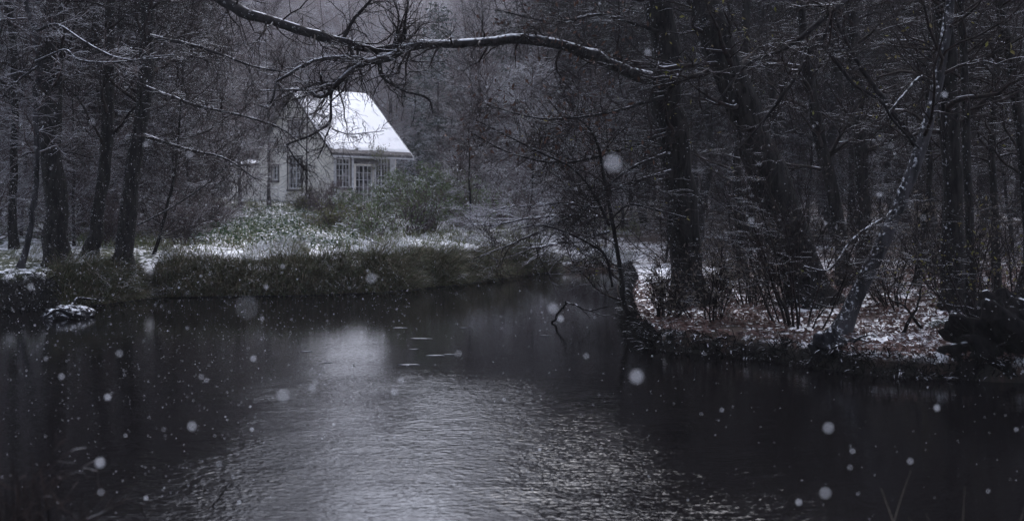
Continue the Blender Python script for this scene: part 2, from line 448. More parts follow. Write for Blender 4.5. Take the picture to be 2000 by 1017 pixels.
def limb_rows(pts):
    """(px,py,Y,width px)"""
    return [(*P(px, py, Y), wd / F * Y / 2) for px, py, Y, wd in pts]

# --- left bank
dark_limb = limb_rows([(300, -150, 18.6, 30), (390, -40, 17, 24), (430, -4, 16.2, 24), (480, 26, 15.8, 22), (560, 50, 15.4, 19), (640, 74, 15, 19), (700, 91, 15, 16),
                       (737, 98, 15, 13), (770, 90, 15, 13), (788, 74, 15, 11), (792, 40, 14.8, 5), (800, -10, 14.7, 3)])
dark_fork = limb_rows([(668, 82, 15, 9), (690, 40, 15, 7), (712, 15, 15, 6), (742, -20, 15, 5)])
hang1 = limb_rows([(735, 96, 15, 9), (741, 130, 15, 7), (748, 152, 15, 6), (790, 178, 14.9, 5), (835, 192, 14.8, 4), (846, 222, 14.8, 3)])
tree_from_rows('tree', trunk_rows(21.6, [(236, 545, 40), (245, 470, 34), (262, 330, 31), (282, 190, 28), (288, 60, 26), (286, -80, 24)], 15),
               'dark left bank trunk leaning right, its long bare limb reaching out high over the pond', 'tree',
               n1=34, n2=300, n3=2200, t0=.3, limbs=[(dark_limb, 'bark_bare', 46, 420, 1.3), (dark_fork, 'bark_bare', 12, 90, .8), (hang1, 'bark_bare', 14, 110, .7)] + [(limb_rows(q_), 'bark_bare', 40, 620, 1.2) for q_ in (
                   [(283, 170, 21.4, 9), (380, 205, 20, 6), (470, 226, 19, 4.5), (550, 252, 18.4, 3.2), (604, 300, 18, 2)], [(288, 70, 21.4, 9), (390, 92, 20, 6), (490, 128, 19, 4.5), (575, 148, 18.4, 3), (620, 190, 18, 2)],
                   [(270, 260, 21.4, 7), (360, 290, 20.4, 5), (440, 310, 19.8, 4), (500, 350, 19.3, 2)])])
tree_from_rows('tree', trunk_rows(21.2, [(114, 545, 50), (110, 470, 44), (104, 330, 42), (98, 180, 40), (104, 40, 38)], 16),
               'stoutest dark upright trunk on the left bank beside the half sunken stump', n1=34, n2=280, n3=1900, t0=.3)
tree_from_rows('tree', trunk_rows(22.4, [(172, 540, 26), (192, 420, 24), (206, 300, 24), (212, 150, 22), (216, 0, 20)], 15),
               'slender dark trunk rising between the two thickest trees of the left bank', n1=36, n2=300, n3=2200, t0=.25)
tree_from_rows('tree', trunk_rows(23, [(28, 520, 16), (24, 400, 15), (30, 240, 14), (22, 60, 13)], 14), 'thin straight dark trunk at the far left edge of the photo',
               n1=30, n2=260, n3=1900, t0=.2)
pale_l1 = limb_rows([(70, 122, 19.6, 7), (95, 110, 19.4, 6), (128, 98, 19.2, 5), (150, 116, 19.1, 5), (185, 122, 19.0, 4.5), (245, 121, 18.9, 4), (300, 115, 18.8, 3.5), (338, 112, 18.8, 3)])
pale_l2 = limb_rows([(72, 60, 19.6, 6), (110, 48, 19.4, 5), (150, 72, 19.2, 5), (190, 96, 19.0, 4.5), (225, 112, 18.9, 4), (262, 118, 18.8, 3.5), (290, 112, 18.7, 3), (340, 108, 18.6, 2.5)])
pale_l3 = limb_rows([(75, 130, 19.6, 6), (45, 150, 19.6, 4), (20, 172, 19.6, 3), (5, 190, 19.6, 3)])
tree_from_rows('tree', trunk_rows(20.6, [(40, 540, 14), (56, 460, 12), (68, 380, 11), (72, 280, 10), (70, 190, 10), (76, 120, 11), (66, 60, 10), (54, 20, 9), (50, -60, 8)], 7),
               'crooked thin trunk plastered with snow near the left edge, its snowy boughs reaching right', mb='bark_pale', mtw='twig_snow', seg=46, jig=.25,
               n1=22, n2=150, n3=900, L=(1.5, .8, .4), t0=.3, limbs=[(pale_l1, 'bark_limb', 16, 130, .7), (pale_l2, 'bark_limb', 16, 130, .7), (pale_l3, 'bark_limb', 6, 50, .5)])
sn_l = limb_rows([(268, 440, 23.4, 3), (330, 408, 23.5, 3.5), (400, 362, 23.4, 3), (450, 318, 23.4, 2.2), (470, 290, 23.4, 2)])
tree_from_rows('sapling', trunk_rows(23.6, [(298, 520, 7), (312, 460, 6.5), (327, 400, 6), (342, 335, 5), (350, 250, 4), (356, 160, 3)], 6),
               'thin dark sapling leaning right at the left end of the grassy bank', 'sapling', n1=26, n2=240, n3=1500, L=(1.6, .8, .4), t0=.1,
               limbs=[(sn_l, 'bark_limb', 14, 100, .6)], r3=.003)

# --- right bank
arch = limb_rows([(1268, 152, 17.4, 26), (1230, 140, 17.1, 25), (1190, 124, 16.8, 24), (1150, 104, 16.5, 23), (1110, 91, 16.3, 21), (1050, 80, 16, 20), (990, 77, 15.7, 19), (940, 84, 15.5, 18),
                  (880, 86, 15.3, 17), (830, 88, 15.1, 17), (795, 94, 15, 17), (768, 108, 14.9, 16), (735, 119, 14.8, 15), (708, 124, 14.7, 13),
                  (680, 143, 14.6, 12), (655, 168, 14.5, 11), (640, 183, 14.5, 9), (618, 190, 14.4, 8), (608, 178, 14.4, 5), (585, 176, 14.3, 4), (545, 176, 14.3, 3), (500, 178, 14.2, 2.5)])
arch2 = limb_rows([(716, 119, 14.7, 9), (695, 113, 14.6, 8), (655, 112, 14.5, 7), (615, 118, 14.4, 7), (585, 133, 14.3, 7), (548, 155, 14.2, 6), (540, 160, 14.2, 5), (534, 190, 14.1, 4), (522, 208, 14.1, 3), (505, 206, 14, 2)])
drop = limb_rows([(648, 176, 14.5, 6), (646, 205, 14.5, 5.5), (645, 238, 14.5, 5), (628, 252, 14.4, 4.5), (600, 268, 14.4, 4.2), (562, 282, 14.4, 4), (570, 300, 14.3, 3.5), (578, 312, 14.3, 3.2), (592, 328, 14.3, 2.6), (600, 336, 14.3, 2)])
drop2 = limb_rows([(645, 248, 14.5, 3.2), (636, 268, 14.5, 3), (632, 285, 14.5, 2.4), (620, 310, 14.4, 2)])
drop3 = limb_rows([(648, 252, 14.5, 2.6), (680, 262, 14.5, 2.2), (710, 260, 14.5, 1.8), (750, 256, 14.5, 1.4)])
tree_from_rows('tree', trunk_rows(17.6, [(1348, 610, 64), (1340, 500, 60), (1328, 380, 62), (1316, 250, 60), (1300, 120, 56), (1285, 0, 54), (1276, -100, 50)], 16),
               'thick right bank trunk bearing the long snow topped limb arching over the pond', n1=32, n2=300, n3=2200, t0=.25, seg=34,
               limbs=[(arch, 'bark_limb', 60, 520, 1.2), (arch2, 'bark_limb', 24, 200, .7), (drop, 'bark_bare', 26, 240, .55), (drop2, 'bark_bare', 8, 70, .4), (drop3, 'bark_bare', 14, 110, .3)] + [(limb_rows(q_), 'bark_bare', 34, 520, l_) for q_, l_ in (
                   ([(1300, 262, 17, 9), (1200, 296, 16.4, 6), (1100, 318, 15.9, 4.5), (1000, 300, 15.5, 3.2), (925, 262, 15.2, 2)], 1.1),
                   ([(1310, 335, 17, 9), (1210, 366, 16.4, 6), (1110, 425, 16, 4.5), (1010, 472, 15.6, 3.2), (925, 505, 15.3, 2)], 1.1),
                   ([(1296, 190, 17, 8), (1180, 222, 16.3, 5), (1060, 232, 15.7, 4), (950, 205, 15.3, 2.2)], 1.1),
                   ([(1284, 62, 17, 9), (1180, 30, 16.3, 6), (1080, 42, 15.8, 4), (970, 20, 15.4, 2.5)], 1.2),
                   ([(1300, 300, 16.9, 7), (1230, 330, 16, 5), (1170, 380, 15.5, 4), (1120, 440, 15.2, 2)], .8))],
               leaves=('leaf_brown', 420, .05, (-1, 3, 2.6, 5.2)))
tree_from_rows('tree', trunk_rows(16.6, [(1592, 612, 84), (1560, 500, 78), (1512, 370, 74), (1470, 260, 68), (1432, 160, 64), (1398, 60, 60), (1370, -40, 56)], 16),
               'thickest dark trunk of all, leaning steeply left in the middle of the right bank', n1=30, n2=260, n3=1700, t0=.3, seg=34,
               leaves=('leaf_yellow', 90, .045, (2.3, 8, .8, 6)))
s1 = limb_rows([(1745, 415, 13.6, 9), (1712, 435, 13.5, 7), (1680, 455, 13.4, 6), (1655, 480, 13.3, 5), (1635, 510, 13.2, 4), (1612, 528, 13.2, 3.5), (1570, 520, 13.1, 3)])
s2 = limb_rows([(1800, 300, 13.6, 12), (1770, 255, 13.7, 11), (1735, 205, 13.8, 10), (1700, 160, 14, 9), (1665, 105, 14, 8), (1640, 55, 14, 7), (1620, 10, 14, 6)])
s3 = limb_rows([(1822, 165, 13.5, 6), (1800, 150, 13.4, 7), (1775, 175, 13.3, 6), (1745, 210, 13.2, 5), (1720, 245, 13.2, 3.5)])
tree_from_rows('tree', trunk_rows(13.5, [(1632, 672, 38), (1668, 590, 32), (1706, 510, 29), (1745, 425, 27), (1780, 340, 25), (1808, 255, 23), (1830, 165, 21), (1848, 60, 20), (1862, -60, 18)], 12),
               'pale snow dusted trunk leaning to the right at the water edge of the right bank', mb='bark_pale', n1=22, n2=180, n3=1200, t0=.35, seg=34, jig=.05,
               limbs=[(s1, 'bark_limb', 12, 90, .5), (s2, 'bark_bare', 20, 160, .8), (s3, 'bark_limb', 8, 60, .4)], leaves=('leaf_yellow', 60, .035, (3, 9, .8, 5)))
u1 = limb_rows([(1700, -60, 12.4, 14), (1655, -4, 12.2, 13), (1620, 25, 12.1, 12), (1580, 62, 12, 12), (1548, 85, 12, 10), (1515, 103, 12, 7), (1465, 122, 11.9, 5), (1430, 160, 11.9, 4), (1400, 200, 11.8, 3), (1360, 225, 11.8, 2)])
u2 = limb_rows([(1665, -30, 12.6, 12), (1632, 20, 12.6, 11), (1612, 68, 12.6, 10), (1585, 95, 12.6, 9), (1560, 140, 12.5, 8), (1530, 185, 12.5, 8), (1500, 225, 12.5, 7), (1470, 262, 12.5, 4), (1430, 300, 12.4, 3)])
u3 = limb_rows([(1600, 80, 12.6, 8), (1640, 130, 12.6, 7), (1668, 165, 12.6, 7), (1720, 198, 12.6, 6), (1745, 235, 12.6, 5), (1795, 290, 12.6, 4)])
tree_from_rows('tree', trunk_rows(15.2, [(1862, 612, 44), (1858, 500, 40), (1856, 340, 38), (1850, 200, 37), (1843, 60, 36), (1840, -40, 34)], 15),
               'broad dark upright trunk at the right, standing just behind the pale leaning one', n1=30, n2=260, n3=1700, t0=.25,
               limbs=[(u1, 'bark_bare', 26, 200, .8), (u2, 'bark_bare', 22, 180, .8), (u3, 'bark_bare', 14, 120, .6)])
for Y, rows, lab in (
    (14.6, [(1898, 610, 17), (1893, 450, 16), (1888, 250, 15), (1882, 100, 14), (1874, 0, 13)], 'slim dark trunk standing to the right of the broad upright one at the right'),
    (19.5, [(1652, 560, 26), (1640, 460, 25), (1616, 330, 25), (1590, 210, 23), (1572, 100, 20)], 'dark trunk leaning left just right of the thickest leaning trunk'),
    (22, [(1690, 560, 30), (1686, 420, 28), (1678, 260, 27), (1668, 120, 26), (1660, 0, 25)], 'straight dark trunk between the thickest leaning trunk and the pale leaning one'),
    (17, [(1948, 610, 15), (1944, 440, 15), (1938, 260, 14), (1950, 120, 13), (1962, 0, 12)], 'slim dark trunk close to the right edge of the photo'),
    (15.5, [(1990, 640, 24), (2012, 480, 22), (2000, 330, 20), (1984, 180, 19), (1962, 60, 18), (1944, -30, 16)], 'curved dark trunk touching the right edge of the photo'),
    (24, [(1452, 570, 18), (1446, 440, 17), (1438, 300, 17), (1450, 150, 16), (1456, 0, 15)], 'slim upright trunk seen between the two thickest trunks of the right bank'),
    (18.2, [(1788, 590, 14), (1800, 480, 13), (1815, 330, 12), (1812, 180, 11), (1822, 20, 10)], 'narrow dark trunk crossing behind the pale leaning one')):
    tree_from_rows('tree', trunk_rows(Y, rows, 14), lab, n1=22, n2=170, n3=1100, t0=.2, seg=24, leaves=('leaf_yellow', 26, .035, (2, 12, .6, 6)))
sap = limb_rows([(1190, 440, 15.6, 6), (1160, 380, 15.5, 5), (1120, 330, 15.4, 4), (1060, 300, 15.3, 3.5), (990, 265, 15.2, 3), (930, 235, 15.1, 2.2)])
sap2 = limb_rows([(1196, 560, 15.7, 5), (1182, 500, 15.6, 4.5), (1130, 465, 15.4, 4), (1060, 440, 15.3, 3.2), (1000, 450, 15.2, 2.2)])
sap3 = limb_rows([(1190, 430, 15.6, 4), (1230, 400, 15.5, 4), (1280, 410, 15.4, 3.5), (1340, 425, 15.3, 3)])
tree_from_rows('sapling', trunk_rows(16.2, [(1240, 645, 13), (1222, 600, 11), (1210, 520, 9), (1198, 440, 8), (1182, 360, 7), (1170, 290, 6), (1150, 250, 4), (1120, 225, 2)], 3.0),
               'thin dark sapling at the tip of the right bank, spreading fine twigs over the water', 'sapling', n1=24, n2=260, n3=1700, L=(1.7, .9, .4), t0=.12, side=(-.8, -.1, 0), seg=30,
               limbs=[(sap, 'bark_bare', 26, 240, .7), (sap2, 'bark_bare', 22, 200, .6), (sap3, 'bark_bare', 14, 120, .5)], leaves=('leaf_yellow', 60, .03, (0, 4, .8, 4)), r3=.0028)

# ------------------------------------------------------------------ stock of trees to copy
def stock_tree(kind, Hh, seed, mtw, mb, nn, L, rb, r3, t0=.12, K3=3, up=.05):
    global rng
    rng = np.random.default_rng(seed)
    root = empty(kind, (0, 0, -500))
    k = 9; z = np.linspace(0, Hh, k); wob = np.cumsum(rng.normal(size=(k, 2)) * Hh * .012, 0); wob -= wob[0]
    rows = [(wob[i, 0], wob[i, 1], z[i] - .3, rb * (1 - .9 * (i / (k - 1)) ** 1.2)) for i in range(k)]
    pts, rad = curve4(rows, 18, .1)
    v, q = tubes([(pts, rad, 8)]); link('trunk', mesh_np('trunk', v, q), root, M[mb])
    b1 = grow(pts, rad, nn[0], L[0], 58, 7, .18, up, t0, .97, .4, .08, .008)
    b2 = grow(*b1, nn[1], L[1], 48, 5, .22, .03, .1, 1, .55, .03, r3)
    b3 = grow(*b2, nn[2], L[2], 45, K3, .22, .02, .05, 1, .6, .012, r3)
    v, q = tubes([(b1[0], b1[1], 4), (b2[0], b2[1], 3), (b3[0], b3[1], 3)])
    link('branches', mesh_np('branches', v, q), root, M[mtw])
    return root

def stock_conifer(Hh, seed):
    global rng
    rng = np.random.default_rng(seed)
    root = empty('conifer', (0, 0, -500))
    rows = [(0, 0, -.3, .17), (.05, 0, Hh * .5, .1), (0, .03, Hh, .015)]
    pts, rad = curve4(rows, 14, .05)
    v, q = tubes([(pts, rad, 8)]); link('trunk', mesh_np('trunk', v, q), root, M['far_bark'])
    b1 = grow(pts, rad, 210, Hh * .27, 82, 7, .07, -.045, .08, .98, .35, .03, .008, taper=1.0, flat=.2)
    b2 = grow(*b1, 2200, .7, 55, 4, .1, -.10, .08, 1, .5, .012, .006, flat=.3)
    v, q = tubes([(b1[0], b1[1], 4), (b2[0], b2[1], 3)])
    link('branches', mesh_np('branches', v, q), root, M['twig_snow'])
    idx = rng.choice(len(b2[0]), 9000); p, _, _ = along(*b2, idx, rng.uniform(.1, 1, 9000))
    v, q = leafy(p + rng.normal(size=p.shape) * .04, .13, .5, 1.0)
    link('foliage', mesh_np('foliage', v, q, False), root, M['needle'])
    return root

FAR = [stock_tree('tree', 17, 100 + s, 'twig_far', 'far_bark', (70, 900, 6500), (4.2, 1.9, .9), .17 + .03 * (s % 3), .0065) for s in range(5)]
MID = [stock_tree('tree', 12, 200 + s, 'twig_mid' if s > 2 else 'twig_dark', 'bark_dark', (42, 480, 3600), (3.2, 1.6, .75), .10 + .035 * (s % 3), .0042, t0=.16, up=.09) for s in range(5)]
THK = [stock_tree('tree', 7, 300 + s, ('twig_mid', 'twig_snow', 'twig_dark')[s], 'bark_dark', (50, 560, 4600), (2.7, 1.2, .5), .055, .0035, t0=.03, up=.09) for s in range(3)]
CON = [stock_conifer(15, 401), stock_conifer(12, 402)]
rng = np.random.default_rng(77)

HX, HY = -10.15, 58.0
def free(x, y):
    # keep clear of the cottage and of the view on to its front
    dx, dy = x - HX, y - HY
    a, b_ = dx * .707 + dy * .707, -dx * .707 + dy * .707
    if -1.5 < a < 8 and -1.5 < b_ < 13.5: return False
    px = 1000 + F * x / y
    if 425 < px < 850 and 24 < y < 66: return False
    if 1230 < px < 1720 and y < 30: return False
    return True

def behind(n):
    # unseen trees added behind the camera to shade the near water and both banks
    pts = []; k = 0
    while k < n:
        x = rng.uniform(-24, 24); y = rng.uniform(-26, 4)
        if (abs(x) < 3.2 and y > -16) or (abs(x) < 7 and y > -2) or any((x - a) ** 2 + (y - b_) ** 2 < 5 for a, b_ in pts): continue
        pts.append((x, y)); c = copy_tree(MID[k % 5], (x, y, max(.2, gz(x, y)) - .1), rng.uniform(0, 6.28), rng.uniform(1.2, 1.7)); k += 1
        tag(c, 'unseen bare tree added behind the camera to shade the near water', 'tree', 'unseen trees added behind the camera for shade')

def scatter(stock, n, pxr, Yr, label, cat, group, sc=(.8, 1.15), mind=1.2, el=None):
    pts = []; k = 0; tries = 0
    while k < n and tries < n * 40:
        tries += 1
        Y = rng.uniform(*Yr); px = rng.uniform(*pxr); x = (px - 1000) / F * Y
        if not free(x, Y) or any((x - a) ** 2 + (Y - b_) ** 2 < mind ** 2 for a, b_ in pts): continue
        if gz(x, Y) < .1: continue
        pts.append((x, Y)); src = stock[k % len(stock)]; k += 1
        if el: sc_ = (CAMZ + math.tan(R(rng.uniform(*el))) * Y - gz(x, Y)) / 17; sc = (sc_, sc_ + .001)
        c = copy_tree(src, (x, Y, gz(x, Y) - .1), rng.uniform(0, 6.28), rng.uniform(*sc))
        tag(c, label, cat, group)

for n_, pxr, sc in ((7, (590, 720), (13, 14)), (54, (450, 1090), (12.3, 13.8)), (30, (-150, 500), (15, 21)), (16, (1040, 1300), (15, 19)), (42, (1300, 2150), (17, 23))):
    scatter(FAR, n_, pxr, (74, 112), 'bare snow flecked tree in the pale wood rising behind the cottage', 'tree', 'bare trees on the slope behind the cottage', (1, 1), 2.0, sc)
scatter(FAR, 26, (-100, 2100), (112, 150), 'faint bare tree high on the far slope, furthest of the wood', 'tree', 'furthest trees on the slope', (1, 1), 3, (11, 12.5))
scatter(CON, 9, (800, 1180), (66, 84), 'snowy dark green conifer standing right of the cottage roof', 'conifer', 'snowy conifers right of the cottage', (.75, 1.05), 2.2)
scatter(CON, 9, (200, 900), (76, 100), 'snowy dark green conifer in the wood behind the cottage roof', 'conifer', 'snowy conifers behind the cottage', (.9, 1.2), 2.2)
scatter(MID[:3], 32, (-200, 470), (25, 56), 'bare brown tree in the dark wood of the left bank', 'tree', 'bare trees in the wood on the left', (.9, 1.6), 1.5)
scatter(MID[:3], 26, (1270, 2250), (26, 60), 'bare dark tree in the wood behind the right bank', 'tree', 'bare trees in the wood on the right', (.9, 1.7), 1.5)
scatter(MID, 10, (880, 1260), (42, 62), 'bare brown tree in the gap between the green bushes and the right bank', 'tree', 'bare trees in the gap right of the bushes', (.7, .95), 1.6)
scatter(MID[:3], 9, (1070, 1290), (46, 64), 'tall bare brown tree seen behind the thin sapling at the tip of the right bank', 'tree', 'tall bare trees behind the tip sapling', (1.45, 1.85), 1.6)
scatter(MID[:3], 14, (1230, 2300), (38, 60), 'tallest bare dark tree among those behind the right bank', 'tree', 'tallest bare trees behind the right bank', (1.7, 2.0), 1.8)
scatter(THK, 16, (240, 500), (24, 50), 'low bushy bare tree with dense twigs left of the cottage', 'small tree', 'twiggy small trees left of the cottage', (.8, 1.25), 1.0)
scatter(THK, 12, (850, 1240), (33, 56), 'low bushy bare tree with dense twigs right of the cottage', 'small tree', 'twiggy small trees right of the cottage', (.6, 1.0), 1.2)
scatter(THK[:1], 26, (1290, 2200), (38, 68), 'low bushy bare tree deep in the wood behind the right bank', 'small tree', 'twiggy small trees deep in the right wood', (.9, 1.4), 1.2)
scatter(THK[2:], 9, (1290, 2150), (20, 36), 'low bushy bare tree among the dark trunks of the right bank', 'small tree', 'twiggy small trees on the right bank', (.6, 1.0), 1.0)
scatter(THK, 8, (-150, 250), (22, 34), 'low bushy bare tree among the dark trunks of the left bank', 'small tree', 'twiggy small trees on the left bank', (.7, 1.1), 1.0)
behind(34)
for r_ in FAR + MID + THK + CON:
    for ch in list(r_.children): bpy.data.objects.remove(ch)
    bpy.data.objects.remove(r_)
# the trees that veil the cottage's left gable
def local_tree(px, Y, Hh, label, nn, L, rb, mtw='twig_mid', t0=.06, cat='tree', name='tree', leaf=None):
    x = (px - 1000) / F * Y; z0 = gz(x, Y)
    rows = [(x, Y, z0 - .2, rb), (x + .05 * Hh * rng.normal() * .3, Y, z0 + Hh * .4, rb * .7), (x + rng.normal() * .06 * Hh, Y, z0 + Hh, .01)]
    return tree_from_rows(name, rows, label, cat, 'far_bark', mtw, *nn, L=L, t0=t0, seg=14, r3=.0042, sides=8, leaves=leaf)
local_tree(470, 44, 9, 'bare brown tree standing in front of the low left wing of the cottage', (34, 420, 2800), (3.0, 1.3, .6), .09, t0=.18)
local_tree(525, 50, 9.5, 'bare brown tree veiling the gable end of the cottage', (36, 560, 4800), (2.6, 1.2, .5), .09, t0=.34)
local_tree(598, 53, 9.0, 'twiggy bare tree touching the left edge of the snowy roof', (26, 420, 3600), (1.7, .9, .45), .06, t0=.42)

# ------------------------------------------------------------------ the cottage
class MB:
    def __init__(s): s.v, s.f = [], []
    def quad(s, a, b, c, d):
        i = len(s.v); s.v += [tuple(a), tuple(b), tuple(c), tuple(d)]; s.f.append((i, i + 1, i + 2, i + 3))
    def box(s, x0, x1, y0, y1, z0, z1):
        i = len(s.v)
        s.v += [(x0, y0, z0), (x1, y0, z0), (x1, y1, z0), (x0, y1, z0), (x0, y0, z1), (x1, y0, z1), (x1, y1, z1), (x0, y1, z1)]
        for f in ((0, 3, 2, 1), (4, 5, 6, 7), (0, 1, 5, 4), (1, 2, 6, 5), (2, 3, 7, 6), (3, 0, 4, 7)): s.f.append(tuple(i + k for k in f))
    def build(s, name, mat, parent=None):
        me = bpy.data.meshes.new(name); me.from_pydata(s.v, [], s.f); me.update()
        return link(name, me, parent, mat)

def plain(name, c1, c2, sc=3, lo=.4, hi=.6, rough=.8, spec=.25, bump=0, snow=False):
    m, n, b = newmat(name); b.inputs['Roughness'].default_value = rough; b.inputs['Specular IOR Level'].default_value = spec
    col = mixc(n, rng_map(n, noise(n, sc, 5), lo, hi), c1, c2)
    if snow: col = mixc(n, snow_mask(n, .5, .8, 5, .35, .5), col, SNOW)
    n.links.new(col, b.inputs['Base Color'])
    if bump:
        bp = N(n, 'ShaderNodeBump'); bp.inputs['Strength'].default_value = .6; bp.inputs['Distance'].default_value = bump
        n.links.new(noise(n, sc * 4, 4), bp.inputs['Height']); n.links.new(bp.outputs[0], b.inputs['Normal'])
    return m
M['plaster'] = plain('weathered lime plaster', (.56, .53, .49), (.84, .81, .75), 1.2, .3, .7, bump=.01)
M['timber_dark'] = plain('dark weathered timber', (.05, .045, .045), (.11, .10, .10), 5)
M['paint_white'] = plain('peeling white paint', (.42, .42, .44), (.62, .62, .64), 4, rough=.6)
M['thatch'] = plain('dark roof edge', (.06, .055, .055), (.12, .11, .11), 6)
m, n, b = newmat('window glass'); b.inputs['Base Color'].default_value = (.02, .022, .026, 1); b.inputs['Roughness'].default_value = .08; b.inputs['Specular IOR Level'].default_value = .6; n.links.new(mixc(n, rng_map(n, noise(n, 2.3, 2), .45, .55), (.015, .017, .02), (.16, .15, .145)), b.inputs['Base Color']); M['glass'] = m
m, n, b = newmat('roof snow'); b.inputs['Roughness'].default_value = .9
thin = math_(n, 'MULTIPLY', rng_map(n, noise(n, 1.3, 7), .50, .72), .75)
n.links.new(mixc(n, thin, (.90, .90, .92), (.60, .60, .63)), b.inputs['Base Color'])
bp = N(n, 'ShaderNodeBump'); bp.inputs['Strength'].default_value = .5; bp.inputs['Distance'].default_value = .04
n.links.new(noise(n, 5, 4), bp.inputs['Height']); n.links.new(bp.outputs[0], b.inputs['Normal']); M['roof_snow'] = m

cot = empty('cottage', (HX, HY, 0), R(45))
tag(cot, 'small pale plastered cottage with a steep snow covered roof standing above the pond', 'cottage')
Ls, Wg, EV, RG, ZB = 4.55, 7.85, 5.12, 8.72, 1.7
def A_(px): p = (px - 1000) / F; return (p * HY - HX) / (.7071 * (1 - p))
def B_(px): p = (px - 1000) / F; return -(p * HY - HX) / (.7071 * (1 + p))
def ZA(px, py): return CAMZ + (HOR - py) / F * (HY + .7071 * A_(px))
def ZBb(px, py): return CAMZ + (HOR - py) / F * (HY + .7071 * B_(px))
holes_side = [(A_(658), A_(684), ZA(670, 366), ZA(670, 309)), (A_(695), A_(728), 2.2, ZA(710, 323)), (A_(735), A_(758), ZA(745, 366), ZA(745, 309))]
holes_gab = [(B_(590), B_(563), ZBb(576, 369), ZBb(576, 307)), (B_(544), B_(532), ZBb(538, 352), ZBb(538, 324)), (B_(591), B_(565), ZBb(578, 266), ZBb(578, 236))]

def wall(mb, L, top, holes, to3, reveal=.18, cuts=()):
    xs = sorted({0., L, *cuts, *[h[0] for h in holes], *[h[1] for h in holes]})
    for x0, x1 in zip(xs[:-1], xs[1:]):
        hs_ = sorted([h for h in holes if h[0] < (x0 + x1) / 2 < h[1]], key=lambda h: h[2])
        z = ZB
        for h in hs_:
            mb.quad(to3(x0, z, 0), to3(x1, z, 0), to3(x1, h[2], 0), to3(x0, h[2], 0)); z = h[3]
        mb.quad(to3(x0, z, 0), to3(x1, z, 0), to3(x1, top(x1), 0), to3(x0, top(x0), 0))
    for x0, x1, z0, z1 in holes:
        for a, c in (((x0, z0), (x1, z0)), ((x1, z0), (x1, z1)), ((x1, z1), (x0, z1)), ((x0, z1), (x0, z0))):
            mb.quad(to3(*a, 0), to3(*c, 0), to3(*c, reveal), to3(*a, reveal))
side3 = lambda x, z, d: (x, d, z)
gab3 = lambda x, z, d: (d, x, z)
rise = lambda bb: EV + (RG - EV) * (1 - abs(bb - Wg / 2) / (Wg / 2))
mb = MB()
wall(mb, Ls, lambda x: EV, holes_side, side3)
wall(mb, Wg, rise, holes_gab, gab3, cuts=(Wg / 2,))
mb.quad((Ls, 0, ZB), (Ls, Wg, ZB), (Ls, Wg, EV), (Ls, 0, EV)); mb.quad((Ls, 0, EV), (Ls, Wg, EV), (Ls, Wg / 2 + .01, RG), (Ls, Wg / 2, RG))
mb.quad((0, Wg, ZB), (Ls, Wg, ZB), (Ls, Wg, EV), (0, Wg, EV))
mb.build('wall', M['plaster'], cot)
# left wing
mb = MB(); b0, b1_ = Wg + .01, B_(446)
mb.quad((.12, b0, 1.2), (.12, b1_, 1.2), (.12, b1_, 4.5), (.12, b0, 4.5)); mb.quad((.12, b1_, 1.2), (4, b1_, 1.2), (4, b1_, 5.3), (.12, b1_, 4.5))
mb.quad((4, b0, 1.2), (4, b1_, 1.2), (4, b1_, 5.3), (4, b0, 5.3)); mb.build('wing_wall', M['plaster'], cot)
mb = MB(); mb.v = [(-.15, b0 + .2, 4.42), (-.15, b1_ + .2, 4.42), (4.1, b1_ + .2, 5.36), (4.1, b0 + .2, 5.36), (-.15, b0 + .2, 4.56), (-.15, b1_ + .2, 4.56), (4.1, b1_ + .2, 5.5), (4.1, b0 + .2, 5.5)]
mb.f = [(0, 1, 2, 3), (4, 7, 6, 5), (0, 4, 5, 1), (1, 5, 6, 2), (2, 6, 7, 3), (3, 7, 4, 0)]; wr = mb.build('wing_roof', M['thatch'], cot)
# main roof: two sloping slabs, snow lying on them
ox0, ox1, ov = -.35, A_(797), .42
sl = (RG - EV) / (Wg / 2)
def slab(mb, y0, z0, y1, z1, x0, x1, t):
    i = len(mb.v)
    mb.v += [(x0, y0, z0), (x1, y0, z0), (x1, y1, z1), (x0, y1, z1), (x0, y0, z0 + t), (x1, y0, z0 + t), (x1, y1, z1 + t), (x0, y1, z1 + t)]
    for f in ((0, 3, 2, 1), (4, 5, 6, 7), (0, 1, 5, 4), (1, 2, 6, 5), (2, 3, 7, 6), (3, 0, 4, 7)): mb.f.append(tuple(i + k for k in f))
mb = MB()
slab(mb, -ov, EV - ov * sl + .05, Wg / 2, RG + .05, ox0, ox1, .16)
slab(mb, Wg + ov, EV - ov * sl + .05, Wg / 2 + .002, RG + .05, ox0, ox1, .16)
roof = mb.build('roof', M['thatch'], cot)
def snow_sheet(y0, z0, y1, z1, x0, x1, t):
    nu, nv = 70, 60; u = np.linspace(0, 1, nu); vv = np.linspace(0, 1, nv); U, V_ = np.meshgrid(u, vv)
    edge = np.minimum(np.minimum(U, 1 - U) * (x1 - x0), V_ * 5)
    th = t * sst(0, .14, edge) * (1 + .6 * fbm(U * 9, V_ * 9, 4, 3)) + .004
    wx = .05 * fbm(V_ * 14, U * 0 + 3, 5, 3) * (np.abs(U - .5) * 2) ** 8
    X = x0 + (x1 - x0) * U + wx; Yv = y0 + (y1 - y0) * V_ + .20 * fbm(U * 22, V_ * 0 + 1, 8, 3) * (1 - V_) ** 20; Z = z0 + (z1 - z0) * V_ + th
    i = (np.arange(nv - 1)[:, None] * nu + np.arange(nu - 1)[None, :]).ravel()
    return np.stack([X.ravel(), Yv.ravel(), Z.ravel()], 1), np.stack([i, i + 1, i + nu + 1, i + nu], 1)
v1, f1 = snow_sheet(-ov + .22, EV - (ov - .22) * sl + .21, Wg / 2, RG + .21, ox0 + .03, ox1 - .03, .07)
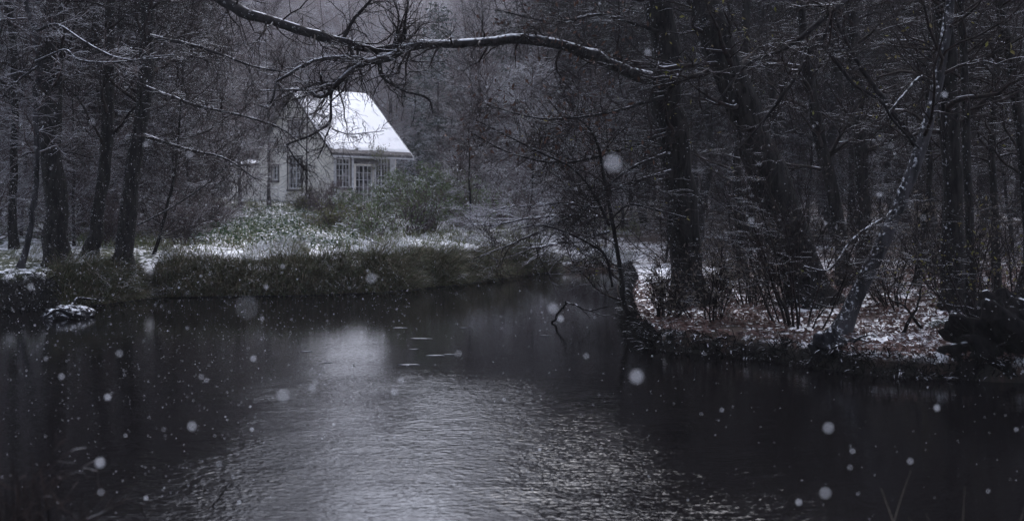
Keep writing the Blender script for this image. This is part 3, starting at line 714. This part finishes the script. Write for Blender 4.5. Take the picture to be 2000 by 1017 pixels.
link('snow_cover', mesh_np('snow_cover', v1, f1), roof, M['roof_snow'])
v1, f1 = snow_sheet(Wg + ov - .1, EV - (ov - .1) * sl + .21, Wg / 2, RG + .21, ox0 + .03, ox1 - .03, .07)
link('snow_cover', mesh_np('snow_cover', v1, f1), roof, M['roof_snow'])
v1, f1 = snow_sheet(0, 4.57, 4, 5.46, 0, 1, .05)
v1 = np.stack([-.12 + v1[:, 1] * 1.02, b0 + .25 + v1[:, 0] * (b1_ - b0 - .1), v1[:, 2]], 1)
link('snow_cover', mesh_np('snow_cover', v1, f1), wr, M['roof_snow'])
mb = MB(); zg = EV - ov * sl
mb.box(ox0, ox1, -ov - .10, -ov - .003, zg - .04, zg + .05); mb.build('gutter', M['paint_white'], cot)
mb = MB(); slab(mb, -ov - .1, zg - .08, Wg / 2, RG - .03, ox1 + .002, ox1 + .05, .20); mb.build('verge_board', M['paint_white'], cot)

def window(hole, to3, nx_, nz_, tall_split=None, name='window', fr='paint_white', casing=True):
    x0, x1, z0, z1 = hole
    def bx(mb, a, c, e, f, d0, d1):
        q = [to3(*k) for k in ((a, e, d0), (c, e, d0), (c, e, d1), (a, e, d1), (a, f, d0), (c, f, d0), (c, f, d1), (a, f, d1))]
        i = len(mb.v); mb.v += q
        for g in ((0, 3, 2, 1), (4, 5, 6, 7), (0, 1, 5, 4), (1, 2, 6, 5), (2, 3, 7, 6), (3, 0, 4, 7)): mb.f.append(tuple(i + k for k in g))
    pane = MB(); pane.quad(to3(x0, z0, .13), to3(x1, z0, .13), to3(x1, z1, .13), to3(x0, z1, .13)); pn = pane.build(name, M['glass'], cot)
    mbf = MB(); t = .05
    bx(mbf, x0, x0 + t, z0, z1, .06, .128); bx(mbf, x1 - t, x1, z0, z1, .06, .128); bx(mbf, x0 + t, x1 - t, z1 - t, z1, .06, .128); bx(mbf, x0 + t, x1 - t, z0, z0 + t * 1.4, .06, .128)
    for k in range(1, nx_):
        xx = x0 + (x1 - x0) * k / nx_; tw = .035 if (nx_ % 2 == 0 and k == nx_ // 2) else .014
        bx(mbf, xx - tw, xx + tw, z0 + t, z1 - t, .075, .125)
    for k in range(1, nz_):
        zz = z0 + (z1 - z0) * k / nz_; tw = .035 if tall_split == k else .013
        bx(mbf, x0 + t, x1 - t, zz - tw, zz + tw, .082, .122)
    mbf.build('frame', M[fr], pn)
    if casing:
        mc = MB(); c = .09
        bx(mc, x0 - c, x0 - .002, z0 - c, z1 + c, -.04, .02); bx(mc, x1 + .002, x1 + c, z0 - c, z1 + c, -.04, .02)
        bx(mc, x0 - .001, x1 + .001, z1 + .002, z1 + c, -.037, .02); mc.build('casing', M['timber_dark'], pn)
        ms = MB(); bx(ms, x0 - c, x1 + c, z0 - c - .06, z0 - .01, -.09, .02); ms.build('sill', M['timber_dark'], pn)
    return pn
window(holes_side[0], side3, 4, 5, 4); window(holes_side[2], side3, 4, 5, 4)
window(holes_gab[0], gab3, 4, 6, 4, fr='paint_white'); window(holes_gab[1], gab3, 2, 4, None); window(holes_gab[2], gab3, 4, 3, None)
window(holes_side[1], side3, 4, 5, None, name='door', casing=False)
mb = MB(); hx0, hx1 = A_(690), A_(732); hz = ZA(710, 321)
mb.v = [(hx0, -.45, hz), (hx1, -.45, hz), (hx1, -.003, hz + .02), (hx0, -.003, hz + .02), (hx0, -.45, hz + .08), (hx1, -.45, hz + .08), (hx1, -.003, hz + .32), (hx0, -.003, hz + .32)]
mb.f = [(0, 3, 2, 1), (4, 5, 6, 7), (0, 1, 5, 4), (1, 2, 6, 5), (2, 3, 7, 6), (3, 0, 4, 7)]; mb.build('door_hood', M['timber_dark'], cot)
for px0, px1 in ((651.5, 656), (686, 690), (730, 733.5), (760.5, 771)):
    mb = MB(); mb.box(A_(px0), A_(px1), -.06, -.003, ZB, EV - .05); mb.build('pilaster', M['paint_white'], cot)
mb = MB(); mb.box(-.03, Ls + .03, -.05, -.004, EV - .12, EV - .003 - .0); mb.build('eaves_board', M['timber_dark'], cot)

# climbing plant on the eaves
def cott(a, d, z):
    c = math.cos(R(45)); return np.array([HX + a * c - d * c, HY + a * c + d * c, z])
st = empty('climbing_plant', cott(3.0, -.6, 2.2)); tag(st, 'yellowish green creeper hanging from the gutter of the cottage over its right window', 'climbing plant')
o = np.array(st.location); rows = [(*cott(3.6, -.3, 2.0), .02), (*cott(3.4, -.3, 3.6), .02), (*cott(3.0, -.55, 4.9), .015), (*cott(2.4, -.6, 5.05), .008)]
sp = curve4(rows, 20, .6); g1 = grow(*sp, 60, 1.2, 70, 6, .3, -.2, .3, 1, .5, .006, .003); g2 = grow(*g1, 200, .4, 50, 4, .3, -.1)
v, q = tubes([(sp[0] - o, sp[1], 5), (g1[0] - o, g1[1], 3), (g2[0] - o, g2[1], 3)]); link('stem', mesh_np('stem', v, q), st, M['far_bark'])
e = g2[0].reshape(-1, 3) - o; v, q = leafy(e[rng.choice(len(e), 700)] + rng.normal(size=(700, 3)) * .06, .05, 1.2); link('leaves', mesh_np('leaves', v, q, False), st, M['olive_leaf'])

# ------------------------------------------------------------------ bushes
def bush(px, py, Y, hgt, wid, label, leafm, nleaf, lsize, stems=26, twigm='twig_mid', upright=.5, name='bush', cat='bush', long=1.0, group=None, nn=(300, 1500)):
    x = (px - 1000) / F * Y; z = gz(x, Y) - .08; o = np.array([x, Y, z])
    root = empty(name, o); tag(root, label, cat, group)
    ns = stems; a = rng.uniform(0, 6.28, ns); sp = rng.uniform(.1, 1, ns) * wid / hgt * (1 - upright * .5)
    d = norm(np.stack([np.cos(a) * sp, np.sin(a) * sp, np.ones(ns)], 1)); K = 8
    p = np.zeros((ns, K, 3)); p[:, 0] = np.stack([np.cos(a) * sp * wid * .25, np.sin(a) * sp * wid * .25, np.zeros(ns)], 1)
    ln = hgt * rng.uniform(.6, 1.1, ns)
    for k in range(1, K):
        p[:, k] = p[:, k - 1] + d * (ln / (K - 1))[:, None]; d = norm(d + rng.normal(size=(ns, 3)) * .13)
    rad = np.linspace(.014, .004, K)[None] * rng.uniform(.7, 1.3, ns)[:, None] * max(1, hgt / 2)
    g1 = grow(p, rad, nn[0], hgt * .4, 42, 5, .2, .06, .15, 1, .6, .01, .004); g2 = grow(*g1, nn[1], hgt * .2, 45, 4, .22, .03, .1, 1, .6, .006, .0035)
    v, q = tubes([(p, rad, 4), (g1[0], g1[1], 3), (g2[0], g2[1], 3)]); link('stems', mesh_np('stems', v, q), root, M[twigm])
    if leafm:
        idx = rng.choice(len(g2[0]), nleaf); c, _, _ = along(*g2, idx, rng.uniform(0, 1, nleaf))
        v, q = leafy(c + rng.normal(size=c.shape) * .03, lsize, 1.0, long); link('foliage', mesh_np('foliage', v, q, False), root, M[leafm])
    return root
bush(645, 400, 42, 1.5, 1.5, 'round reddish brown bare bush in front of the corner of the cottage', 'leaf_grey', 900, .022, 50, 'twig_mid', nn=(500, 3800))
bush(595, 400, 44, 1.15, .9, 'small olive green bush below the tall gable window of the cottage', 'olive_leaf', 2600, .035, 30)
bush(700, 420, 40, 1.3, 1.7, 'low green bush under the door of the cottage', 'green_leaf', 3600, .04, 40, 'twig_snow')
bush(770, 440, 38, 1.8, 1.3, 'green feathery bush below the right corner of the cottage', 'green_leaf', 4200, .045, 36, 'twig_mid', long=1.6)
bush(840, 440, 36, 2.3, 1.8, 'tallest bright green bush, right of the cottage', 'green_leaf', 6000, .05, 44, 'twig_mid', long=1.6)
bush(905, 440, 38, 2.0, 1.7, 'green bush at the right end of the row beside the cottage', 'green_leaf', 5200, .045, 40, 'twig_snow', long=1.6)
bush(810, 440, 33, 1.7, 1.4, 'many stemmed thin shrub on the bank top in front of the green bushes', 'green_leaf', 1800, .035, 46, 'twig_mid', long=1.8)
bush(660, 450, 33, 1.0, 1.6, 'low dull green thicket on the bank slope straight below the brown bush', 'olive_leaf', 3600, .032, 50)
bush(735, 455, 31, 1.0, 1.5, 'low green thicket on the bank slope below the cottage door', 'green_leaf', 3600, .035, 50)
bush(980, 450, 40, 1.6, 1.7, 'grey green bush left of the snowy fallen branches', 'green_leaf', 3000, .035, 40, 'twig_snow')
0 and bush(1150, 470, 34, 1.2, 1.8, 'low green bush behind the inlet of the pond', 'green_leaf', 3800, .035, 46)
bush(1560, 655, 14.3, 2.4, 2.2, 'dark many stemmed shrub on the leafy snow in the middle of the right bank', 'leaf_grey', 260, .03, 12, 'twig_dark', nn=(200, 1400))
bush(1390, 640, 15.2, 1.3, 1.5, 'low dark shrub with shrivelled grey leaves at the foot of the limb bearing trunk', 'leaf_grey', 700, .035, 12, 'twig_dark', nn=(120, 700))
bush(1470, 620, 17.4, 1.6, 1.4, 'dark bare shrub between the two thickest trunks of the right bank', 'leaf_grey', 300, .03, 14, 'twig_dark', nn=(140, 900))
bush(1290, 640, 15.8, 1.0, 1.1, 'small dark shrub leaning over the water at the tip of the right bank', 'leaf_grey', 300, .03, 14, 'twig_dark', nn=(140, 900))
bush(1760, 620, 15.6, 1.3, 1.6, 'dark shrub right of the pale leaning trunk', 'leaf_grey', 300, .03, 14, 'twig_dark', nn=(140, 900))
bush(1930, 640, 13.6, 1.7, 1.6, 'dark shrub at the right edge above the torn up roots', 'leaf_yellow', 200, .03, 14, 'twig_dark', nn=(140, 900))
bush(1840, 600, 17.2, 1.7, 1.6, 'grey leaved shrub behind the broad upright trunk', 'leaf_grey', 900, .035, 16, 'twig_dark', nn=(140, 900))
for k, (px, Y, h_) in enumerate(((360, 26, 1.2), (300, 30, 1.8), (420, 31, 1.3), (210, 25, 1.4))):
    bush(px, 480, Y, h_, 1.3, ('bare thicket on the bank left of the snowy brambles', 'tall bare thicket right of the leaning left bank trunk', 'bare thicket just above the snowy brambles',
         'bare thicket between the trunks of the left bank')[k], 'leaf_grey', 300, .025, 30, nn=(300, 2000))

# foreground: near bank, out of focus
bush(40, 900, 4.7, 1.05, .7, 'blurred dark leafless shrub in the bottom left corner of the photo', None, 0, 0, 16, 'twig_dark', nn=(70, 160), name='shrub', cat='shrub', upright=1)
def reed_clump(px, Y, label, n, hh, mat, group=None, spread=.25):
    x = (px - 1000) / F * Y; o = np.array([x, Y, gz(x, Y) - .03]); root = None
    b_ = rng.normal(size=(n, 3)) * np.array([spread, spread * .6, 0]); d = norm(np.stack([rng.normal(size=n) * .12, rng.normal(size=n) * .1, np.ones(n)], 1))
    v, q = blades(b_, d, hh * rng.uniform(.6, 1.15, n), np.full(n, .0045) * rng.uniform(.6, 1.2, n), 9, .045)
    ob = link('grass_clump', mesh_np('grass_clump', v, q), None, M[mat], o); tag(ob, label, 'grass clump', group)
reed_clump(1790, 5.0, 'pale dry grass stalks standing in the bottom right, left of the taller clump', 10, .85, 'reed', spread=.12)
reed_clump(1905, 4.9, 'taller pale dry grass stalks bending in the bottom right corner', 16, 1.15, 'reed', spread=.2)

# ------------------------------------------------------------------ bank vegetation
def shore_pts(n, i0, i1, d0, d1):
    seg = SH[i0:i1 + 1]; L_ = np.hypot(*np.diff(seg, axis=0).T); k = rng.choice(len(L_), n, p=L_ / L_.sum()); t = rng.uniform(0, 1, n)[:, None]
    p = seg[k] * (1 - t) + seg[k + 1] * t; dv = (seg[k + 1] - seg[k]); nr = np.stack([-dv[:, 1], dv[:, 0]], 1); nr /= np.linalg.norm(nr, axis=1, keepdims=True)
    dd = rng.uniform(d0, d1, n)[:, None]; q = p + nr * dd
    return np.stack([q[:, 0], q[:, 1], height(q[:, 0], q[:, 1])], 1), -nr
b_, out = shore_pts(30000, 5, 13, -.10, .45); b2_, out2 = shore_pts(15000, 5, 13, .35, 1.2)
b_ = np.vstack([b_, b2_]); out = np.vstack([out, out2]); b_[:, 2] = np.maximum(b_[:, 2], .03)
d = np.concatenate([out * rng.uniform(.1, .9, (len(out), 1)), np.ones((len(out), 1))], 1) + rng.normal(size=(len(out), 3)) * .35
tuft = .25 + 2.6 * np.clip(fbm(b_[:, 0] * 1.9, b_[:, 1] * 1.9, 21, 3) + .30, 0, 1)
v, q = blades(b_, d, tuft * np.where(b_[:, 2] > .60, .42, .95) * rng.uniform(.25, .75, len(b_)), rng.uniform(.004, .009, len(b_)), 5, .34)
tag(link('bank_grass', mesh_np('bank_grass', v, q), mat=M['grass']), 'dark green and brown sedge hanging over the far bank into the pond', 'grass', kind='stuff')
b_, out = shore_pts(16000, 6, 15, .8, 3.6); b2_, out2 = shore_pts(3000, 12, 15, .05, 1.0); b_ = np.vstack([b_, b2_]); out = np.vstack([out, out2])
keep = fbm(b_[:, 0] * .9, b_[:, 1] * .9, 31, 2) > -.04; b_, out = b_[keep], out[keep]
d = np.concatenate([out * .5, np.full((len(out), 1), .7)], 1) + rng.normal(size=(len(out), 3)) * .5
v, q = blades(b_, d, rng.uniform(.15, .42, len(b_)), rng.uniform(.006, .013, len(b_)), 4, .5)
tag(link('snowy_grass', mesh_np('snowy_grass', v, q), mat=M['frost_grass']), 'grass bent down under snow along the top of the far bank', 'grass', kind='stuff')
# rough grass over the slope to the cottage
n_ = 26000; Yv = rng.uniform(24, 57, n_); Xv = (rng.uniform(150, 1250, n_) - 1000) / F * Yv; Zv = height(Xv, Yv); ok = Zv > .7
b_ = np.stack([Xv, Yv, Zv], 1)[ok]; d = rng.normal(size=b_.shape) * .45 + np.array([0, 0, 1])
v, q = blades(b_, d, rng.uniform(.12, .42, len(b_)), rng.uniform(.006, .013, len(b_)), 4, .3)
tag(link('slope_grass', mesh_np('slope_grass', v, q), mat=M['slope_grass']), 'rough wintry grass on the slope below the cottage', 'grass', kind='stuff')
# brambles on the slope at the left
n_ = 17000; Yv = rng.uniform(25, 46, n_); Xv = (rng.uniform(370, 700, n_) - 1000) / F * Yv
ok = (fbm(Xv * .6, Yv * .6, 41, 3) > -.05); Xv, Yv = Xv[ok], Yv[ok]
c = np.stack([Xv, Yv, height(Xv, Yv) + rng.uniform(.02, .32, len(Xv)) * (1 + fbm(Xv * 1.4, Yv * 1.4, 44, 2))], 1)
v, q = leafy(c, .055, .4, 1.0)
tag(link('brambles', mesh_np('brambles', v, q, False), mat=M['bramble']), 'dark green brambles with snow on their leaves left on the slope', 'brambles', kind='stuff')
b_, out = shore_pts(9000, 15, 26, -.05, .12); b2_, out2 = shore_pts(3500, 2, 6, -.05, .5); b_ = np.vstack([b_, b2_]); out = np.vstack([out, out2]); b_[:, 2] = np.maximum(b_[:, 2], .02)
d = np.concatenate([out * rng.uniform(.2, 1.2, (len(out), 1)), rng.uniform(-.2, .7, (len(out), 1))], 1) + rng.normal(size=(len(out), 3)) * .4
v, q = blades(b_, d, rng.uniform(.06, .30, len(b_)), rng.uniform(.004, .009, len(b_)), 4, .35)
tag(link('edge_growth', mesh_np('edge_growth', v, q), mat=M['root_dark']), 'dark rootlets and dead stalks fringing the right bank at the water', 'rootlets', kind='stuff')
# fallen leaves on the right bank
n_ = 32000; Yv = 11.6 + 12 * rng.uniform(0, 1, n_) ** 1.3; Xv = (rng.uniform(1230, 2080, n_) - 1000) / F * Yv; Zv = height(Xv, Yv); ok = Zv > .20
ok &= fbm(Xv * 3, Yv * 3, 51, 3) > -.12
c = np.stack([Xv, Yv, Zv + rng.uniform(.0, .035, n_)], 1)[ok]; v, q = leafy(c, .042, .35, 1.0)
tag(link('fallen_leaves', mesh_np('fallen_leaves', v, q, False), mat=M['litter']), 'reddish brown fallen leaves poking through snow on the right bank', 'leaves', kind='stuff')

# snow laden fallen boughs right of the bushes
for k, (rows, lab) in enumerate((
        ([(1190, 452, 30, 6), (1120, 470, 29.5, 6), (1060, 480, 29, 5), (1000, 486, 29, 4), (950, 478, 29, 2)], 'lowest snow covered fallen bough reaching left along the bank'),
        ([(1180, 425, 32, 6), (1100, 420, 31.5, 5), (1030, 428, 31, 4), (960, 440, 31, 3), (915, 438, 31, 2)], 'snow covered fallen bough lying across the middle of the heap right of the bushes'),
        ([(1170, 405, 34, 6), (1090, 398, 33.5, 5), (1010, 404, 33, 4), (940, 412, 33, 2)], 'topmost snow covered fallen bough of the heap right of the bushes'),
        ([(712, 463, 27, 3), (735, 474, 26.6, 4), (760, 486, 26, 4)], 'short snowy stick lying on the bank top below the cottage'))):
    lr = limb_rows(rows); o = np.array(lr[0][:3]); root = empty('fallen_bough', o); tag(root, lab, 'fallen branch')
    p, r = curve4(lr, 24, .5); v, q = tubes([(p - o, r, 8)]); link('stem', mesh_np('stem', v, q), root, M['bark_limb'])
    if k == 3: continue
    g1 = grow(p, r, 40, 2.2, 28, 7, .1, -.02, .05, 1, .55, .014, .005, flat=.5); g2 = grow(*g1, 260, .8, 35, 4, .14, 0, .1, 1, .6, .008, .0045)
    v, q = tubes([(g1[0] - o, g1[1], 4), (g2[0] - o, g2[1], 3)]); link('twigs', mesh_np('twigs', v, q), root, M['twig_snow'])

# ------------------------------------------------------------------ stumps, roots, log, sticks in the water
def lump(c, r, seed, name, mat, label, cat, amp=.45, freq=2.2, parts=None):
    n1_, n2_ = 64, 40; th = np.linspace(0, 2 * math.pi, n1_, endpoint=False); ph = np.linspace(.02, math.pi - .02, n2_); T, Ph = np.meshgrid(th, ph)
    dx, dy, dz = np.cos(T) * np.sin(Ph), np.sin(T) * np.sin(Ph), np.cos(Ph)
    f = 1 + amp * (fbm(dx * freq + dz * freq * 1.3 + 9, dy * freq + seed - dz, seed, 5) * 2)
    v = np.stack([dx * f * r[0], dy * f * r[1], dz * f * r[2]], -1).reshape(-1, 3)
    i = (np.arange(n2_ - 1)[:, None] * n1_ + np.arange(n1_)[None, :]); j = np.arange(n2_ - 1)[:, None] * n1_ + (np.arange(n1_)[None, :] + 1) % n1_
    q = np.stack([i, i + n1_, j + n1_, j], -1).reshape(-1, 4)
    root = empty(name, c); tag(root, label, cat); link('body', mesh_np('body', v, q), root, M[mat]); return root

def roots(root, n_, L_, r0, mat, z0=.1, up=-.12, K=7, dirb=(0, -1, 0)):
    a = rng.uniform(0, 6.28, n_); d = norm(np.stack([np.cos(a), np.sin(a) * .8, rng.uniform(-.2, .6, n_)], 1) + np.array(dirb) * .5)
    p = np.zeros((n_, K, 3)); p[:, 0] = d * .12 + np.array([0, 0, z0])
    for k in range(1, K): p[:, k] = p[:, k - 1] + d * (L_ * rng.uniform(.6, 1.2, n_) / (K - 1))[:, None]; d = norm(d + rng.normal(size=(n_, 3)) * .35 + np.array([0, 0, up]))
    rad = np.linspace(r0, r0 * .15, K)[None] * rng.uniform(.5, 1.2, n_)[:, None]
    for k in range(n_):
        pp, rr = curve4([(*p[k, j], rad[k, j]) for j in range(K)], 16, .2); v, q = tubes([(pp, rr, 7)]); link('root', mesh_np('root', v, q), root, M[mat])
M['stump'] = bark_mat('rotten dark wood with snow', (.004, .004, .005), (.02, .02, .023), lo=.6, hi=.95, nscale=16, n0=.48, n1=.62)
M['mossy'] = bark_mat('mossy bark with snow', (.008, .012, .008), (.025, .03, .02), lo=.55, hi=.95, nscale=14, n0=.47, n1=.62)
Yr = 18.3; s_ = lump(P(135, 600, Yr) * np.array([1, 1, 0]) + np.array([0, 0, .0]), (.42, .35, .20), 3, 'stump', 'stump', 'half sunken dark stump ringed with snow in the water at the left bank', 'stump')
roots(s_, 3, .8, .04, 'stump', .12, -.12)
s_ = lump(P(1625, 712, 12.7) * np.array([1, 1, 0]) + np.array([0, 0, .12]), (.24, .24, .26), 5, 'stump', 'stump', 'broken snow flecked stump at the foot of the pale leaning trunk', 'stump', amp=.7)
roots(s_, 7, .5, .035, 'stump', .1, -.18)
c = P(1962, 690, 12.0); c[2] = .32; s_ = lump(c, (.58, .42, .50), 8, 'root_plate', 'root_dark', 'black torn up root mass on the water edge at the right', 'roots', amp=.9, freq=3)
roots(s_, 14, .7, .03, 'root_dark', .1, -.10)
root = empty('log', P(1765, 650, 13.6)); o = np.array(root.location); tag(root, 'mossy snow dusted log lying on the right bank behind the little leafy beach', 'log')
lr = [(*P(1690, 708, 12.8), .06), (*P(1730, 684, 13.1), .085), (*P(1790, 655, 13.7), .10), (*P(1870, 630, 14.4), .09)]
p, r = curve4(lr, 30, .12); v, q = tubes([(p - o, r, 14)]); link('stem', mesh_np('stem', v, q), root, M['mossy'])
for rows in ([(1760, 655, 13.4, 8), (1790, 600, 13.3, 5), (1800, 560, 13.2, 3)], [(1800, 640, 13.7, 7), (1770, 600, 13.5, 4), (1740, 585, 13.4, 2)]):
    p, r = curve4(limb_rows(rows), 12, .4); v, q = tubes([(p - o, r, 6)]); link('branch', mesh_np('branch', v, q), root, M['root_dark'])
root = empty('stick', P(1080, 628, 17.5) * np.array([1, 1, 0])); o = np.array(root.location); tag(root, 'forked dark stick poking out of the water left of the right bank', 'stick')
for nm, rows in (('stem', [(1078, 632, 17.4, 5), (1090, 612, 17.3, 5), (1103, 598, 17.2, 4.5), (1105, 588, 17.2, 4)]), ('branch', [(1104, 590, 17.2, 3), (1125, 596, 17, 3), (1150, 606, 16.8, 2.5), (1190, 598, 16.6, 1.6)]),
                 ('branch', [(1128, 597, 17, 2), (1145, 612, 17, 2), (1152, 622, 17, 1.5)]), ('branch', [(1150, 606, 16.8, 1.6), (1180, 616, 16.7, 1.4), (1205, 612, 16.7, 1)])):
    p, r = curve4(limb_rows(rows), 14, .5); v, q = tubes([(p - o, r, 6)]); link(nm, mesh_np(nm, v, q), root, M['root_dark'])
root = empty('stick', P(425, 985, 6.9) * np.array([1, 1, 0])); o = np.array(root.location); tag(root, 'thin forked twig standing in the near water at the bottom left', 'stick')
for nm, rows in (('stem', [(412, 992, 6.8, 3), (430, 968, 6.8, 3), (448, 940, 6.8, 2)]), ('branch', [(430, 968, 6.8, 2), (450, 948, 6.8, 1.6), (462, 936, 6.8, 1.2)])):
    p, r = curve4(limb_rows(rows), 10, .5); p[..., 2] = np.maximum(p[..., 2], -.02); v, q = tubes([(p - o, r, 5)]); link(nm, mesh_np(nm, v, q), root, M['root_dark'])
v, q = leafy(np.array([[0., 0, .008]]), .03, .3); ob = link('floating_leaf', mesh_np('floating_leaf', v, q, False), None, M['root_dark'], P(692, 713, 12.78) * np.array([1, 1, 0])); tag(ob, 'tiny dark leaf floating on the pond in the pale reflection of the roof', 'leaf')
# ------------------------------------------------------------------ pale flat streaks painted in for ripples catching the sky
m, n, b = newmat('painted ripple glint'); b.inputs['Base Color'].default_value = (.09, .095, .11, 1); b.inputs['Roughness'].default_value = .5; M['glint'] = m
for px, py, w_ in ((822, 661, 46), (808, 682, 20), (850, 694, 44), (800, 712, 50), (876, 692, 26), (780, 640, 34), (598, 686, 26), (640, 708, 18), (1064, 655, 18), (905, 640, 16)):
    Y = 4000 / (py - HOR); k_ = 18; a = np.linspace(0, 2 * math.pi, k_, endpoint=False); rr = rng.uniform(.45, 1, k_); hw = w_ / F * Y / 2
    top = np.stack([np.cos(a) * rr * hw, np.sin(a) * rr * hw * .30, np.full(k_, .006)], 1); bot = top.copy() * np.array([1.06, 1.06, 0]) - np.array([0, 0, .004])
    me = bpy.data.meshes.new('painted_glint'); me.from_pydata([tuple(t) for t in np.vstack([top, bot])], [], [tuple(range(k_))] + [(i, i + k_, (i + 1) % k_ + k_, (i + 1) % k_) for i in range(k_)])
    tag(link('painted_glint', me, None, M['glint'], P(px, py, Y) * np.array([1, 1, 0])), 'thin pale streak painted in for ripples catching the sky on the dark pond', 'glint', 'painted sky glints on the pond')

# ------------------------------------------------------------------ falling snow
m, n, b = newmat('snowflake'); b.inputs['Base Color'].default_value = (.9, .92, .97, 1); b.inputs['Roughness'].default_value = .9; b.inputs['Transmission Weight'].default_value = 0; M['flake'] = m
ico = np.array([(1, 0, 0), (-1, 0, 0), (0, 1, 0), (0, -1, 0), (0, 0, 1), (0, 0, -1)], float)
icf = np.array([(0, 2, 4), (2, 1, 4), (1, 3, 4), (3, 0, 4), (2, 0, 5), (1, 2, 5), (3, 1, 5), (0, 3, 5)])
n_ = 22000
Yv = 4.6 + 17 * rng.uniform(0, 1, n_) ** .8; u = rng.uniform(0, 1, n_); pxv = np.where(rng.uniform(0, 1, n_) < .55, -300 + 1100 * u, -300 + 2600 * u)
Xv = (pxv - 1000) / F * Yv; Zv = rng.uniform(.02, 1, n_) * (CAMZ + .24 * Yv + .3)
r_ = rng.uniform(.0014, .0036, n_) * (1 + (rng.uniform(0, 1, n_) < .06) * .8)
c = np.stack([Xv, Yv, Zv], 1); A1 = norm(rng.normal(size=(n_, 3))); B1 = norm(np.cross(A1, rng.normal(size=(n_, 3)))); C1 = np.cross(A1, B1)
v = c[:, None, :] + r_[:, None, None] * (ico[None, :, 0:1] * A1[:, None] + ico[None, :, 1:2] * B1[:, None] + .7 * ico[None, :, 2:3] * C1[:, None])
q = (np.arange(n_)[:, None, None] * 6 + icf[None]).reshape(-1, 3)
tag(link('falling_snow', mesh_np('falling_snow', v.reshape(-1, 3), q), mat=M['flake']), 'fine snow falling thickly all across the pond', 'snow', kind='stuff')
fv, fq = [], []
th = np.linspace(0, 2 * math.pi, 10, endpoint=False)
flake_me = []
for s_ in range(4):
    ang = rng.normal(size=(40, 3)); ang = norm(ang) * (1 + .25 * rng.normal(size=(40, 1)))
    import bmesh
    bm = bmesh.new(); bmesh.ops.create_icosphere(bm, subdivisions=2, radius=1)
    for vt in bm.verts: vt.co *= 1 + .35 * float(fbm(np.array([vt.co.x * 2 + 5]), np.array([vt.co.y * 2 + vt.co.z * 3 + s_ * 7]), s_, 3)[0])
    me = bpy.data.meshes.new('snowflake'); bm.to_mesh(me); bm.free(); me.materials.append(M['flake']); flake_me.append(me)
BF = [(1197, 318, 34, 1.15, 'largest soft snowflake, hanging left of the thick limb bearing trunk'), (553, 772, 25, 1, 'big faint snowflake over the water at the left of the roof reflection'),
      (1243, 735, 26, 1.25, 'bright round snowflake just off the shadowed right bank'), (725, 543, 20, 1, 'soft snowflake in front of the grassy bank below the cottage'),
      (1080, 602, 20, 1.1, 'soft snowflake right above the forked stick in the water'), (375, 832, 18, 1.1, 'round snowflake over the dark water in the left half of the photo'),
      (195, 903, 20, 1.2, 'bright snowflake above the bottom left shrub'), (1618, 835, 21, 1.1, 'round snowflake over the black water below the pale leaning trunk'),
      (1612, 962, 22, 1.0, 'round snowflake low over the black water near the bottom right'), (482, 600, 46, .55, 'widest faint snowflake at the left end of the grassy bank')]
SMALLF = [(403, 742), (393, 735), (1845, 185), (1484, 320), (1467, 430), (1803, 425), (1718, 380), (285, 972), (197, 960), (467, 980), (120, 735), (233, 690), (366, 640), (520, 560), (552, 520), (370, 302), (284, 282),
          (180, 238), (210, 775), (245, 850), (492, 838), (495, 700), (615, 745), (512, 622), (610, 758), (1145, 695), (1410, 800), (1930, 958), (1676, 963), (1778, 900), (1925, 545), (1740, 285), (1265, 102), (1370, 808), (1095, 622),
          (784, 742), (770, 765), (895, 690), (985, 780), (1375, 690), (1665, 880), (1660, 912), (1830, 796), (1985, 838), (320, 838), (90, 700), (60, 560), (455, 930), (428, 905), (1560, 980)]
for k, (px, py, dia, br, lab) in enumerate(BF):
    Y = 1 / (dia / 40 + .05); o_ = link('snowflake', flake_me[k % 4], None, None, tuple(float(t) for t in P(px, py, Y))); s_ = dia * .185 * br / F * Y; o_.scale = (s_, s_, s_ * .9); o_.rotation_euler = tuple(rng.uniform(0, 3, 3)); tag(o_, lab, 'snowflake')
for k, (px, py) in enumerate(SMALLF):
    dia = rng.uniform(8, 15); Y = 1 / (dia / 40 + .05); o_ = link('snowflake', flake_me[k % 4], None, None, tuple(float(t) for t in P(px, py, Y))); s_ = dia * rng.uniform(.13, .25) / F * Y; o_.scale = (s_, s_, s_ * .9); o_.rotation_euler = tuple(rng.uniform(0, 3, 3))
    tag(o_, 'small soft edged snowflake drifting close to the camera', 'snowflake', 'small soft snowflakes close to the camera')

# ------------------------------------------------------------------ snowy air
m = bpy.data.materials.new('snowy haze'); m.use_nodes = True; n = m.node_tree; n.nodes.clear()
pv = N(n, 'ShaderNodeVolumePrincipled'); pv.inputs['Density'].default_value = .00045; pv.inputs['Color'].default_value = (.86, .87, .95, 1); pv.inputs['Anisotropy'].default_value = .2
mo = N(n, 'ShaderNodeOutputMaterial'); n.links.new(pv.outputs[0], mo.inputs['Volume'])
mb = MB(); mb.box(-420, 420, -12, 900, -2.5, 60); tag(mb.build('haze', m), kind='stuff')
